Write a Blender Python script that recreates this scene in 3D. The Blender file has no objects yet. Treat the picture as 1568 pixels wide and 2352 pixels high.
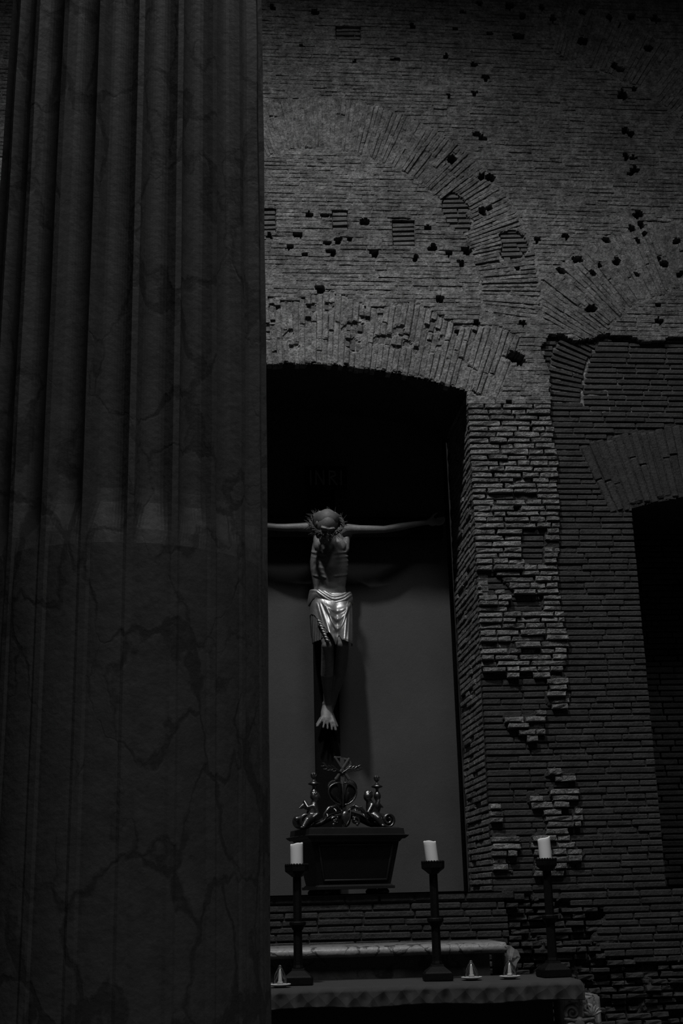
import bpy, bmesh, math, random
import numpy as np
from mathutils import Vector, Matrix, noise as mnoise

random.seed(7)
rng = np.random.default_rng(7)
sc = bpy.context.scene
COL = sc.collection
R_ = math.radians

# ------------------------------------------------------------------ camera
F = 2950.0; CX, CY = 784.0, 1176.0
YAW = R_(5.5); PITCH = math.atan(880 / F); ROLL = 0.025
CAM = Vector((0, 0, 1.65))
fw = Vector((math.sin(YAW)*math.cos(PITCH), math.cos(YAW)*math.cos(PITCH), math.sin(PITCH)))
r0 = Vector((math.cos(YAW), -math.sin(YAW), 0)); u0 = r0.cross(fw)
UP = u0*math.cos(ROLL) + r0*math.sin(ROLL)
RT = r0*math.cos(ROLL) - u0*math.sin(ROLL)
cd = bpy.data.cameras.new('camera'); cd.sensor_fit = 'VERTICAL'; cd.sensor_height = 36.0
cd.lens = 36.0*F/2352.0; cd.clip_start = 0.05; cd.clip_end = 200
co = bpy.data.objects.new('camera', cd); COL.objects.link(co)
m = Matrix((RT, UP, -fw)).transposed().to_4x4(); m.translation = CAM; co.matrix_world = m
sc.camera = co

def P(x, y, Y):                       # where a line of sight meets the vertical plane at depth Y
    d = fw*F + RT*(x-CX) - UP*(y-CY)
    return CAM + d*((Y-CAM.y)/d.y)
def XZ(x, y, Y):
    p = P(x, y, Y); return (p.x, p.z)

# ------------------------------------------------------------------ world, lights, exposure
w = bpy.data.worlds.new('world'); sc.world = w; w.use_nodes = True
w.node_tree.nodes['Background'].inputs[0].default_value = (1, 1, 1, 1)
w.node_tree.nodes['Background'].inputs[1].default_value = 0.011
sc.view_settings.view_transform = 'Standard'; sc.view_settings.look = 'None'
sc.view_settings.exposure = 0.0; sc.view_settings.gamma = 1.0; sc.view_settings.use_curve_mapping = False

def aim(o, tgt):
    o.rotation_euler = (Vector(tgt)-o.location).to_track_quat('-Z', 'Y').to_euler()
# the chapel's spotlight, high up on the entablature between the columns
l = bpy.data.lights.new('chapel_spotlight', 'SPOT'); l.energy = 3750; l.spot_size = R_(52); l.spot_blend = 1.0
l.shadow_soft_size = 0.32
lo = bpy.data.objects.new('chapel_spotlight', l); COL.objects.link(lo); lo.location = (-1.3, 4.0, 14.3); aim(lo, (1.1, 9.5, 3.4))
# daylight falling from the dome's round opening behind the viewer
l = bpy.data.lights.new('dome_daylight', 'AREA'); l.shape = 'DISK'; l.size = 5.0; l.energy = 1150
lo = bpy.data.objects.new('dome_daylight', l); COL.objects.link(lo); lo.location = (3.0, -3.5, 23.0); aim(lo, (0.2, 7.0, 3.0))

# ------------------------------------------------------------------ helpers
def tag(o, label=None, cat=None, group=None, kind=None):
    if label: o['label'] = label
    if cat: o['category'] = cat
    if group: o['group'] = group
    if kind: o['kind'] = kind
    return o
def empty(name, loc, rz=0):
    o = bpy.data.objects.new(name, None); COL.objects.link(o); o.location = loc; o.rotation_euler = (0, 0, rz)
    o.empty_display_size = 0.1
    return o
def link(name, me, mat, parent=None, loc=None):
    if mat is not None and not me.materials: me.materials.append(mat)
    o = bpy.data.objects.new(name, me); COL.objects.link(o)
    if parent is not None: o.parent = parent
    if loc is not None: o.location = loc
    return o
def pyd(name, v, f, smooth=False):
    me = bpy.data.meshes.new(name); me.from_pydata([tuple(p) for p in v], [], [tuple(q) for q in f]); me.update()
    if smooth: me.polygons.foreach_set('use_smooth', [True]*len(me.polygons))
    return me
class MB:
    """collects pieces of ONE part"""
    def __init__(s): s.v = []; s.f = []
    def add(s, v, f):
        o = len(s.v); s.v += [tuple(p) for p in v]; s.f += [tuple(i+o for i in q) for q in f]; return s
    def box(s, c, d, rot=None, taper=1.0, bev=0.0):
        x, y, z = d[0]/2, d[1]/2, d[2]/2
        if bev > 0:
            bm = bmesh.new(); bmesh.ops.create_cube(bm, size=1)
            for v in bm.verts: v.co = Vector((v.co.x*d[0], v.co.y*d[1], v.co.z*d[2]))
            bmesh.ops.bevel(bm, geom=list(bm.edges), offset=bev, segments=2, affect='EDGES')
            vs = [v.co.copy() for v in bm.verts]; bm.verts.index_update(); fs = [[v.index for v in f.verts] for f in bm.faces]; bm.free()
        else:
            vs = [Vector((sx*x*(taper if sz < 0 else 1), sy*y*(taper if sz < 0 else 1), sz*z)) for sz in (-1, 1) for sx, sy in ((-1,-1),(1,-1),(1,1),(-1,1))]
            fs = [(3,2,1,0),(4,5,6,7),(0,1,5,4),(1,2,6,5),(2,3,7,6),(3,0,4,7)]
        if rot is not None: vs = [rot @ v for v in vs]
        return s.add([v+Vector(c) for v in vs], fs)
    def lathe(s, prof, n=24, c=(0,0,0), ang=0.0, sq=False):
        v = []; f = []
        for r, z in prof:
            for i in range(n):
                a = 2*math.pi*i/n+ang; v.append((c[0]+r*math.cos(a), c[1]+r*math.sin(a), c[2]+z))
        for j in range(len(prof)-1):
            for i in range(n):
                k = (i+1) % n; f.append((j*n+i, j*n+k, (j+1)*n+k, (j+1)*n+i))
        f.append(tuple(range(n-1, -1, -1))); f.append(tuple((len(prof)-1)*n+i for i in range(n)))
        return s.add(v, f)
    def tube(s, pts, rad, n=10, cap=True, flat=(1.0, 1.0)):
        pts = [Vector(p) for p in pts]
        rad = list(rad) if hasattr(rad, '__len__') else [rad]*len(pts)
        if cap:                                        # rounded ends
            d0 = (pts[0]-pts[1]).normalized(); d1 = (pts[-1]-pts[-2]).normalized(); a, b = rad[0], rad[-1]
            pts = [pts[0]+d0*a*.95, pts[0]+d0*a*.6] + pts + [pts[-1]+d1*b*.6, pts[-1]+d1*b*.95]
            rad = [a*.25, a*.8] + rad + [b*.8, b*.25]
        v = []; f = []; nrm = None
        for i, p in enumerate(pts):
            t = (pts[min(i+1, len(pts)-1)]-pts[max(i-1, 0)]).normalized()
            if nrm is None: nrm = t.orthogonal().normalized() if abs(t.y) > .9 else (Vector((0,1,0))-t*t.y).normalized()
            else: nrm = (nrm-t*nrm.dot(t)).normalized()
            b = t.cross(nrm)
            for k in range(n):
                a = 2*math.pi*k/n; v.append(p+(nrm*math.cos(a)*flat[0]+b*math.sin(a)*flat[1])*rad[i])
        for j in range(len(pts)-1):
            for i in range(n):
                k = (i+1) % n; f.append((j*n+i, j*n+k, (j+1)*n+k, (j+1)*n+i))
        f.append(tuple(range(n-1, -1, -1))); f.append(tuple((len(pts)-1)*n+i for i in range(n)))
        return s.add(v, f)
    def ball(s, c, r, rot=None, nu=16, nv=10):
        r = (r, r, r) if not hasattr(r, '__len__') else r
        v = []; f = []
        for j in range(nv+1):
            ph = math.pi*j/nv
            for i in range(nu):
                a = 2*math.pi*i/nu
                p = Vector((r[0]*math.sin(ph)*math.cos(a), r[1]*math.sin(ph)*math.sin(a), r[2]*math.cos(ph)))
                if rot is not None: p = rot @ p
                v.append(p+Vector(c))
        for j in range(nv):
            for i in range(nu):
                k = (i+1) % nu; f.append((j*nu+i, (j+1)*nu+i, (j+1)*nu+k, j*nu+k))
        return s.add(v, f)
    def loft(s, rings):
        n = len(rings[0]); v = [p for r in rings for p in r]; f = []
        for j in range(len(rings)-1):
            for i in range(n):
                k = (i+1) % n; f.append((j*n+i, j*n+k, (j+1)*n+k, (j+1)*n+i))
        f.append(tuple(range(n-1, -1, -1))); f.append(tuple((len(rings)-1)*n+i for i in range(n)))
        return s.add(v, f)
    def mesh(s, name, smooth=False): return pyd(name, s.v, s.f, smooth)
    def build(s, name, mat, parent=None, smooth=False, loc=None): return link(name, s.mesh(name, smooth), mat, parent, loc)
def weld(me, voxel, smooth_it=2):
    """one continuous surface out of overlapping volumes"""
    o = bpy.data.objects.new('t', me); COL.objects.link(o)
    r = o.modifiers.new('r', 'REMESH'); r.mode = 'VOXEL'; r.voxel_size = voxel; r.use_smooth_shade = True
    s = o.modifiers.new('s', 'SMOOTH'); s.factor = .5; s.iterations = smooth_it
    dg = bpy.context.evaluated_depsgraph_get(); dg.update()
    out = bpy.data.meshes.new_from_object(o.evaluated_get(dg)); bpy.data.objects.remove(o)
    out.polygons.foreach_set('use_smooth', [True]*len(out.polygons))
    return out
def spiral(c, r0_, r1_, turns, n, ax=(Vector((1,0,0)), Vector((0,0,1))), a0=0.0, sgn=1):
    out = []
    for i in range(n+1):
        t = i/n; a = a0+sgn*turns*2*math.pi*t; r = r0_+(r1_-r0_)*t
        out.append(Vector(c)+ax[0]*r*math.cos(a)+ax[1]*r*math.sin(a))
    return out

# ------------------------------------------------------------------ materials (all neutral greys: the picture is monochrome)
def mat(name, base, rough=.85, var=.3, scale=6.0, fine=60.0, bump=.3, bscale=None, metal=0.0, spec=.3, island=0.0, stain=0.0, bdist=.004, pits=0.0):
    mt = bpy.data.materials.new(name); mt.use_nodes = True; nt = mt.node_tree; N = nt.nodes; L = nt.links
    b = N['Principled BSDF']; b.inputs['Roughness'].default_value = rough; b.inputs['Metallic'].default_value = metal
    b.inputs['Specular IOR Level'].default_value = spec
    g = N.new('ShaderNodeNewGeometry')
    def nz(sc_, det, ro=.6):
        n = N.new('ShaderNodeTexNoise'); n.inputs['Scale'].default_value = sc_; n.inputs['Detail'].default_value = det; n.inputs['Roughness'].default_value = ro
        L.new(g.outputs['Position'], n.inputs['Vector']); return n.outputs['Fac']
    def math_(op, a, bb, cl=False):
        n = N.new('ShaderNodeMath'); n.operation = op; n.use_clamp = cl
        for i, q in enumerate((a, bb)):
            if isinstance(q, (int, float)): n.inputs[i].default_value = q
            else: L.new(q, n.inputs[i])
        return n.outputs[0]
    n1 = nz(scale, 6); n2 = nz(fine, 4, .7)
    f = math_('ADD', math_('MULTIPLY', math_('SUBTRACT', n1, .5), var*2.4), 1.0)
    f = math_('MULTIPLY', f, math_('ADD', math_('MULTIPLY', math_('SUBTRACT', n2, .5), var*2.2), 1.0))
    if island > 0:
        oi = N.new('ShaderNodeObjectInfo')
        rr = math_('FRACT', math_('ADD', g.outputs['Random Per Island'], oi.outputs['Random']), 0)
        f = math_('MULTIPLY', f, math_('ADD', math_('MULTIPLY', math_('SUBTRACT', rr, .5), island*2), 1.0))
    if stain > 0:
        s1 = nz(1.1, 5, .65)
        mr = N.new('ShaderNodeMapRange'); mr.inputs[1].default_value = .38; mr.inputs[2].default_value = .62; mr.inputs[3].default_value = 1-stain; mr.inputs[4].default_value = 1.05
        L.new(s1, mr.inputs[0]); f = math_('MULTIPLY', f, mr.outputs[0])
    if pits > 0:
        mr = N.new('ShaderNodeMapRange'); mr.inputs[1].default_value = .33; mr.inputs[2].default_value = .45; mr.inputs[3].default_value = 1-pits; mr.inputs[4].default_value = 1
        L.new(nz(38, 3, .75), mr.inputs[0]); f = math_('MULTIPLY', f, mr.outputs[0])
    v = math_('MULTIPLY', math_('MAXIMUM', f, .05), base)
    cb = N.new('ShaderNodeCombineColor')
    for i in range(3): L.new(v, cb.inputs[i])
    L.new(cb.outputs[0], b.inputs['Base Color'])
    if bump > 0:
        h = math_('ADD', nz(bscale or fine, 5, .7), math_('MULTIPLY', nz((bscale or fine)*.25, 3), 1.5))
        bp = N.new('ShaderNodeBump'); bp.inputs['Strength'].default_value = bump; bp.inputs['Distance'].default_value = bdist
        L.new(h, bp.inputs['Height']); L.new(bp.outputs[0], b.inputs['Normal'])
    return mt
M = {}
M['brick_up'] = mat('weathered_brick', .155, .92, 1.15, 14, 55, .9, 55, island=.14, stain=.45, bdist=.009, pits=.6)
M['core_up'] = mat('pale_mortar', .148, .95, 1.15, 14, 55, .8, 60, stain=.38, bdist=.008, pits=.5)
M['brick_old'] = mat('old_rough_brick', .165, .92, 1.0, 14, 70, 1.0, 50, island=.22, bdist=.02, pits=.5)
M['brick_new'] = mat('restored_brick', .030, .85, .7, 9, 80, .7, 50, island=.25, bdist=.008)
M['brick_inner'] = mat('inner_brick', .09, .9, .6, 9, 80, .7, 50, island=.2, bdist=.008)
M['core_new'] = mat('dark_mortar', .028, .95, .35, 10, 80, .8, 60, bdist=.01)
M['plaster'] = mat('smooth_grey_plaster', .050, .8, .16, 3.0, 90, .25, 120, stain=.12, bdist=.003)
M['wood'] = mat('dark_stained_wood', .005, .8, .3, 5, 60, .2, 40, spec=.05)
M['polychrome'] = mat('carved_painted_wood', .125, .5, .35, 12, 90, .3, 40)
M['gilt'] = mat('gilded_cloth', .30, .48, .4, 25, 160, .25, 70, metal=.85, spec=.5)
M['thorn'] = mat('thorn_twigs', .055, .6, .3, 30, 120, .2)
M['hair'] = mat('carved_brown_hair', .10, .6, .3, 30, 120, .2)
M['bronze'] = mat('dark_gilt_bronze', .11, .3, .5, 30, 140, .3, 60, metal=.9, spec=.5)
M['ebony'] = mat('polished_ebony', .006, .4, .3, 6, 60, .1, 40, spec=.2)
M['mould'] = mat('worn_ebony_moulding', .011, .42, .3, 8, 60, .1, 40, spec=.3)
M['iron'] = mat('black_wrought_iron', .004, .6, .3, 20, 90, .3, 60, spec=.12)
M['floor'] = mat('stone_floor', .12, .6, .3, 2, 30, .2)
M['altar'] = mat('dark_altar_frontal', .005, .7, .3, 5, 50, .2)
M['wick'] = mat('burnt_wick', .01, .9, .1, 5, 50, 0)
M['dish'] = mat('white_china', .55, .25, .05, 5, 50, 0, spec=.5)
def cloth_mat():
    mt = mat('grey_altar_linen', .038, .9, .12, 10, 200, .0); nt = mt.node_tree; N = nt.nodes; L = nt.links; b = N['Principled BSDF']
    g = N['Geometry'] if 'Geometry' in N else [n for n in N if n.type == 'NEW_GEOMETRY'][0]
    mp = N.new('ShaderNodeMapping'); mp.inputs['Rotation'].default_value = (0, R_(38), 0); mp.inputs['Scale'].default_value = (13, 1, 13)
    L.new(g.outputs['Position'], mp.inputs['Vector'])
    v = N.new('ShaderNodeTexVoronoi'); v.inputs['Scale'].default_value = 1.0; v.inputs['Randomness'].default_value = .25; L.new(mp.outputs[0], v.inputs['Vector'])
    n = N.new('ShaderNodeTexNoise'); n.inputs['Scale'].default_value = 420; L.new(g.outputs['Position'], n.inputs['Vector'])
    bp = N.new('ShaderNodeBump'); bp.inputs['Strength'].default_value = .6; bp.inputs['Distance'].default_value = .02; L.new(v.outputs['Distance'], bp.inputs['Height'])
    b2 = N.new('ShaderNodeBump'); b2.inputs['Strength'].default_value = .3; b2.inputs['Distance'].default_value = .002; L.new(n.outputs[0], b2.inputs['Height']); L.new(bp.outputs[0], b2.inputs['Normal'])
    L.new(b2.outputs[0], b.inputs['Normal']); return mt
M['linen'] = cloth_mat()
def wax_mat():
    mt = bpy.data.materials.new('white_wax'); mt.use_nodes = True; b = mt.node_tree.nodes['Principled BSDF']
    b.inputs['Base Color'].default_value = (.72, .72, .72, 1); b.inputs['Roughness'].default_value = .45
    b.inputs['Subsurface Weight'].default_value = .35; b.inputs['Subsurface Radius'].default_value = (.02, .02, .02); b.inputs['Subsurface Scale'].default_value = 1.0
    return mt
M['wax'] = wax_mat()
def glass_mat():
    mt = bpy.data.materials.new('clear_glass'); mt.use_nodes = True; b = mt.node_tree.nodes['Principled BSDF']
    b.inputs['Base Color'].default_value = (1, 1, 1, 1); b.inputs['Roughness'].default_value = .03; b.inputs['Transmission Weight'].default_value = 1.0; b.inputs['IOR'].default_value = 1.45
    return mt
M['glass'] = glass_mat()
def marble_mat(name, base, vein, vs, rough=.5, thresh=.05, soft=.05, zs=.55, mix=1.0):
    mt = bpy.data.materials.new(name); mt.use_nodes = True; nt = mt.node_tree; N = nt.nodes; L = nt.links; b = N['Principled BSDF']
    b.inputs['Roughness'].default_value = rough; b.inputs['Specular IOR Level'].default_value = .3
    g = N.new('ShaderNodeNewGeometry')
    mp = N.new('ShaderNodeMapping'); mp.inputs['Scale'].default_value = (1, 1, zs); L.new(g.outputs['Position'], mp.inputs['Vector'])
    n = N.new('ShaderNodeTexNoise'); n.inputs['Scale'].default_value = vs*1.1; n.inputs['Detail'].default_value = 5; L.new(mp.outputs[0], n.inputs['Vector'])
    vm = N.new('ShaderNodeVectorMath'); vm.operation = 'SCALE'; vm.inputs['Scale'].default_value = 1.5/vs; L.new(n.outputs['Color'], vm.inputs[0])
    va = N.new('ShaderNodeVectorMath'); va.operation = 'ADD'; L.new(mp.outputs[0], va.inputs[0]); L.new(vm.outputs[0], va.inputs[1])
    v = N.new('ShaderNodeTexVoronoi'); v.feature = 'DISTANCE_TO_EDGE'; v.inputs['Scale'].default_value = vs; L.new(va.outputs[0], v.inputs['Vector'])
    n2 = N.new('ShaderNodeTexNoise'); n2.inputs['Scale'].default_value = vs*.7; n2.inputs['Detail'].default_value = 4; L.new(mp.outputs[0], n2.inputs['Vector'])
    # veins are thick in places and vanish in others
    mr0 = N.new('ShaderNodeMapRange'); mr0.inputs[1].default_value = .40; mr0.inputs[2].default_value = .68; mr0.inputs[3].default_value = -thresh*.8; mr0.inputs[4].default_value = thresh*2.4; L.new(n2.outputs[0], mr0.inputs[0])
    sb = N.new('ShaderNodeMath'); sb.operation = 'SUBTRACT'; L.new(v.outputs['Distance'], sb.inputs[0]); L.new(mr0.outputs[0], sb.inputs[1])
    mr = N.new('ShaderNodeMapRange'); mr.inputs[1].default_value = -.01; mr.inputs[2].default_value = soft; mr.inputs[3].default_value = 0; mr.inputs[4].default_value = 1; L.new(sb.outputs[0], mr.inputs[0])
    n3 = N.new('ShaderNodeTexNoise'); n3.inputs['Scale'].default_value = vs*2.5; n3.inputs['Detail'].default_value = 8; n3.inputs['Roughness'].default_value = .7; L.new(g.outputs['Position'], n3.inputs['Vector'])
    m3 = N.new('ShaderNodeMapRange'); m3.inputs[1].default_value = .3; m3.inputs[2].default_value = .7; m3.inputs[3].default_value = base*.68; m3.inputs[4].default_value = base*1.2; L.new(n3.outputs[0], m3.inputs[0])
    mx = N.new('ShaderNodeMix'); mx.data_type = 'FLOAT'; L.new(mr.outputs[0], mx.inputs[0]); mx.inputs[2].default_value = vein; L.new(m3.outputs[0], mx.inputs[3])
    cb = N.new('ShaderNodeCombineColor')
    for i in range(3): L.new(mx.outputs[0], cb.inputs[i])
    L.new(cb.outputs[0], b.inputs['Base Color'])
    n4 = N.new('ShaderNodeTexNoise'); n4.inputs['Scale'].default_value = 40; n4.inputs['Detail'].default_value = 6; L.new(g.outputs['Position'], n4.inputs['Vector'])
    ad = N.new('ShaderNodeMath'); ad.operation = 'MULTIPLY_ADD'; L.new(mr.outputs[0], ad.inputs[0]); ad.inputs[1].default_value = .35; L.new(n4.outputs[0], ad.inputs[2])
    bp = N.new('ShaderNodeBump'); bp.inputs['Strength'].default_value = .45; bp.inputs['Distance'].default_value = .006; L.new(ad.outputs[0], bp.inputs['Height']); L.new(bp.outputs[0], b.inputs['Normal'])
    return mt
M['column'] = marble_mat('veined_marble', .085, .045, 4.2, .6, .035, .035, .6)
M['white_marble'] = marble_mat('white_veined_marble', .22, .05, 7.0, .4, .03, .04, 1.0)
M['grey_marble'] = marble_mat('dark_grey_marble', .07, .025, 4.0, .45, .04, .05, 1.0)

# ------------------------------------------------------------------ wall layout (metres on the wall plane)
W = 9.5                    # face of the brick wall
XN0, XN1 = -0.28, 1.96     # central niche
XD0, XD1 = 3.235, 4.69     # niche beyond the pier
ZS = 1.65                  # ledge both niches stand on
NB = 10.55                 # plaster back of the central niche
A_N = (0.60, 1.597, 4.144)                     # niche arch: centre x, z, inner radius
A_R = (0.82, 6.41, 1.29, 1.81)                 # relieving arch above it
A_2 = (3.96, 5.40, 1.05, 1.72)                 # arch over the pier's right side
A_F = (3.96, 2.077, 2.571, 3.19)               # shallow arch over the second niche
A_T = (2.2, 6.2, 2.62, 3.22)                   # arch in the upper corner
def poly(px): return np.array([XZ(x, y, W) for x, y in px])
def inside(pg, x, z):
    r = np.zeros(x.shape, bool); n = len(pg); j = n-1
    for i in range(n):
        xi, zi = pg[i]; xj, zj = pg[j]
        c = ((zi > z) != (zj > z)) & (x < (xj-xi)*(z-zi)/(zj-zi+1e-12)+xi); r ^= c; j = i
    return r
_tab = rng.random((256, 256))
def vnoise(x, z, s, o=0.0):
    a = x*s+o+100; b = z*s+o*1.7+100; i = np.floor(a).astype(int); j = np.floor(b).astype(int); u = a-i; v = b-j
    u = u*u*(3-2*u); v = v*v*(3-2*v); T = _tab
    return (T[i%256, j%256]*(1-u)*(1-v)+T[(i+1)%256, j%256]*u*(1-v)+T[i%256, (j+1)%256]*(1-u)*v+T[(i+1)%256, (j+1)%256]*u*v)-.5
def fbm(x, z, s, o=0.0, k=4):
    r = 0; a = 1
    for q in range(k): r = r+a*vnoise(x, z, s*2**q, o+q*7.3); a *= .55
    return r
broken = poly([(1235,795),(1265,758),(1325,778),(1385,770),(1430,762),(1480,778),(1580,770),(1700,770),(1700,2060),(990,2060),(990,1540),(1110,1540),(1180,1552),(1288,1545),(1302,1500),(1296,1400),(1286,1350),(1286,1200),(1283,1080),(1270,1000),(1264,930),(1262,860)])
sub_recess = [poly(q) for q in ([(1196,1212),(1250,1212),(1250,1288),(1196,1288)], [(1100,1312),(1135,1312),(1165,1345),(1180,1362),(1100,1362)], [(1172,1366),(1250,1366),(1240,1408),(1172,1408)])]
remnant = [poly(q) for q in ([(1248,1552),(1300,1552),(1292,1590),(1262,1590)], [(1246,1584),(1308,1588),(1295,1626),(1248,1624)], [(1152,1645),(1252,1638),(1258,1668),(1230,1700),(1165,1680)], [(1256,1768),(1322,1768),(1320,1788),(1256,1788)], [(1264,1806),(1328,1806),(1326,1838),(1280,1838)],
    [(1116,1824),(1215,1820),(1270,1840),(1340,1855),(1340,1880),(1310,1910),(1350,1960),(1300,2010),(1150,2010),(1070,1960),(1085,1880)])]
rubble = poly([(1166,2062),(1300,2064),(1390,2085),(1385,2110),(1360,2150),(1400,2200),(1600,2215),(1600,2600),(1166,2600)])
_c1 = lambda cx, cy: (600+cx*.6173, cy*.6173)
_c2 = lambda cx, cy: (600+cx*.6173, 600+cy*.6173)
HOLES = []
for cx, cy, rx, rz in [(40,25,10,9),(200,45,14,9),(560,97,9,9),(718,108,11,9),(845,127,14,6),(960,135,28,8),(1192,152,20,11),(925,20,14,12),(810,10,10,8),(748,45,8,6),(970,60,8,11),(1040,30,10,12),(1195,45,9,8),(1297,65,9,9),(1375,60,12,11),(1465,68,12,12),(1335,90,8,8),(1440,177,13,10),(688,208,8,9),(345,230,11,6),(1085,68,11,10),(790,238,14,6),(832,287,12,9),(697,357,11,9),(795,347,12,9),
    (1315,243,12,9),(1335,256,10,9),(1340,350,15,18),(1385,330,8,7),(800,498,12,9),(822,513,13,9),(1348,483,11,10),(1374,495,11,10),(710,592,14,12),(818,655,10,9),(850,660,14,12),(1355,582,11,9),(1383,585,10,8),(1388,630,12,12),(1370,645,9,7),(825,785,11,14),(848,770,11,8),(175,797,13,10),(235,800,14,8),(382,825,14,10),(28,877,11,9),(135,872,13,12),(617,848,11,10),(103,915,11,8),(245,902,11,8),(285,895,14,9),(327,886,10,9),(160,945,8,6),(260,937,17,10),(418,943,14,12),
    (572,957,10,9),(640,922,15,13),(697,943,9,9),(758,932,17,13),(740,977,12,9),(1025,893,11,10),(1130,880,10,9),(1285,890,17,8),(1177,962,15,10),(1323,972,13,12),(1262,982,7,9),(1237,1012,9,8),(1118,1005,18,8),(1397,1018,8,7),(1402,798,16,13),(1408,835,10,10),(1380,850,9,9),(1402,897,10,9),(1548,898,12,10),(1500,980,11,11),(1475,965,9,9),(1560,1020,9,10),(217,1072,13,14),(660,1112,15,10),(955,992,8,6),(1425,870,9,6),(150,170,8,4),(500,222,16,5)]:
    HOLES.append((_c1(cx, cy), rx*.76, rz*.76))
for cx, cy, rx, rz in [(950,358,26,18),(965,372,18,12),(918,522,9,9),(1478,222,15,14),(970,235,12,9),(800,230,11,8),(1225,175,18,9),(948,908,13,10),(735,262,9,8),(1478,160,9,6),(868,1010,10,7),(1000,620,8,6)]:
    HOLES.append((_c2(cx, cy), rx*.76, rz*.76))
holes = []
for (x, y), rx, rz in HOLES:
    a = P(x, y, W); b = P(x+rx, y, W); c = P(x, y+rz, W); holes.append((a.x, a.z, abs(b.x-a.x), abs(c.z-a.z)))
patches = []
for cx, cy, rx, rz, el in [(322,120,47,26,0),(30,815,24,44,0),(291,815,31,34,0),(527,865,42,46,0),(723,790,52,78,1),(935,908,48,52,2)]:
    x, y = _c1(cx, cy); a = P(x, y, W); b = P(x+rx*.617, y, W); c = P(x, y+rz*.617, W); patches.append((a.x, a.z, abs(b.x-a.x), abs(c.z-a.z), el))

PITS = []
for cx, cy, rx, rz in [(270,240,40,35),(405,240,35,42),(225,330,42,30),(45,450,42,40),(620,410,95,60),(635,570,65,62),(735,330,42,25),(900,500,85,48),(1040,430,58,58),(890,310,30,45),(1345,400,42,40),(1380,340,28,30),(1125,540,48,42),(1020,590,36,26),(1210,590,36,30),(1410,575,32,26),(1400,500,22,18),(110,570,40,36),(-100,200,40,36),(-110,420,44,40)]:
    x, y = 650+cx*.2551, 650+cy*.2551; a = P(x, y, W); b = P(x+rx*.2551, y, W); c = P(x, y+rz*.2551, W); PITS.append((a.x, a.z, abs(b.x-a.x), abs(c.z-a.z)))

OPEN, UPPER, OLD, NEW, RUB, PATCH, HOLE = 0, 1, 2, 3, 4, 5, 6
R_N, R_R, R_2, R_2B, R_F, R_T, R_NP = 11, 12, 13, 14, 15, 16, 17
def polar(A, x, z): return np.hypot(x-A[0], z-A[1]), np.degrees(np.arctan2(x-A[0], z-A[1]))
def label(x, z):
    """which masonry the wall shows at (x, z)"""
    x = np.asarray(x, float); z = np.asarray(z, float)
    jx = x+fbm(x, z, 7, 3)*.05; jz = z+fbm(x, z, 7, 9)*.05
    Lb = np.full(x.shape, UPPER)
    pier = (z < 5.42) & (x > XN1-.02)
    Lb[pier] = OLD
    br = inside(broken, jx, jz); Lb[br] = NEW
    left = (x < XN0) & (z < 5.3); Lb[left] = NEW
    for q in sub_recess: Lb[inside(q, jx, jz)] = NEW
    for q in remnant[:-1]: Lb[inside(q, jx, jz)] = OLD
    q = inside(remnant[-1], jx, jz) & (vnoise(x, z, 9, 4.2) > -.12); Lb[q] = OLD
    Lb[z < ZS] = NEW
    Lb[inside(rubble, jx, jz) & (z < ZS-.02)] = RUB
    r, a = polar(A_T, x, z); Lb[(r > A_T[2]) & (r < A_T[3]) & (a > 15) & (a < 62)] = R_T
    r, a = polar(A_2, x, z)
    q = (r > A_2[2]) & (r < A_2[3]) & (z > A_2[1]); Lb[q & ~br & (a > -60)] = R_2
    Lb[q & br & (r < 1.36)] = R_2B
    r, a = polar(A_R, x, z); Lb[(r > A_R[2]) & (r < A_R[3]) & (z > A_R[1]-.25)] = R_R
    r, a = polar(A_N, x, z); Lb[(r > A_N[2]) & (r < A_N[2]+.60+.05*np.sin(x*9)) & (np.abs(a) < 22.5) & (z > 5.42) & (x > -.55)] = R_N
    for px, pz, rx, rz in PITS:
        Lb[(((jx-px)/rx)**2+((jz-pz)/rz)**2 < 1) & (Lb == R_N)] = R_NP
    Lb[(r <= A_N[2]) & (x > XN0) & (x < XN1) & (z > ZS)] = OPEN
    r, a = polar(A_F, x, z); Lb[(r > A_F[2]) & (r < A_F[3]) & (np.abs(a) < 20.3)] = R_F
    Lb[(r <= A_F[2]) & (x > XD0) & (x < XD1) & (z > ZS)] = OPEN
    for px, pz, rx, rz, el in patches:
        u = (jx-px)/rx; v = (jz-pz)/rz
        if el == 0: q = (np.abs((x-px)/rx) < 1) & (np.abs((z-pz)/rz) < 1)
        elif el == 1: q = (u+.25*v)**2+v**2 < 1
        else: q = np.abs(u)**3+np.abs(v)**3 < 1
        Lb[q] = PATCH
    hx = x+fbm(x, z, 30, 5)*.022; hz = z+fbm(x, z, 30, 8)*.022
    for px, pz, rx, rz in holes:
        Lb[(((hx-px)/rx)**2+((hz-pz)/rz)**2 < 1)] = HOLE
    return Lb
FACE = {UPPER: 0, OLD: 0, NEW: .036, RUB: .03, PATCH: .016, R_N: 0, R_R: 0, R_2: 0, R_2B: .036, R_F: .034, R_T: 0}
CORE = {UPPER: .004, OLD: .026, NEW: .049, RUB: .085, PATCH: .034, HOLE: .26, R_N: .010, R_NP: .020, R_R: .0055, R_2: .0055, R_2B: .049, R_F: .046, R_T: .0055, OPEN: .12}

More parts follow.
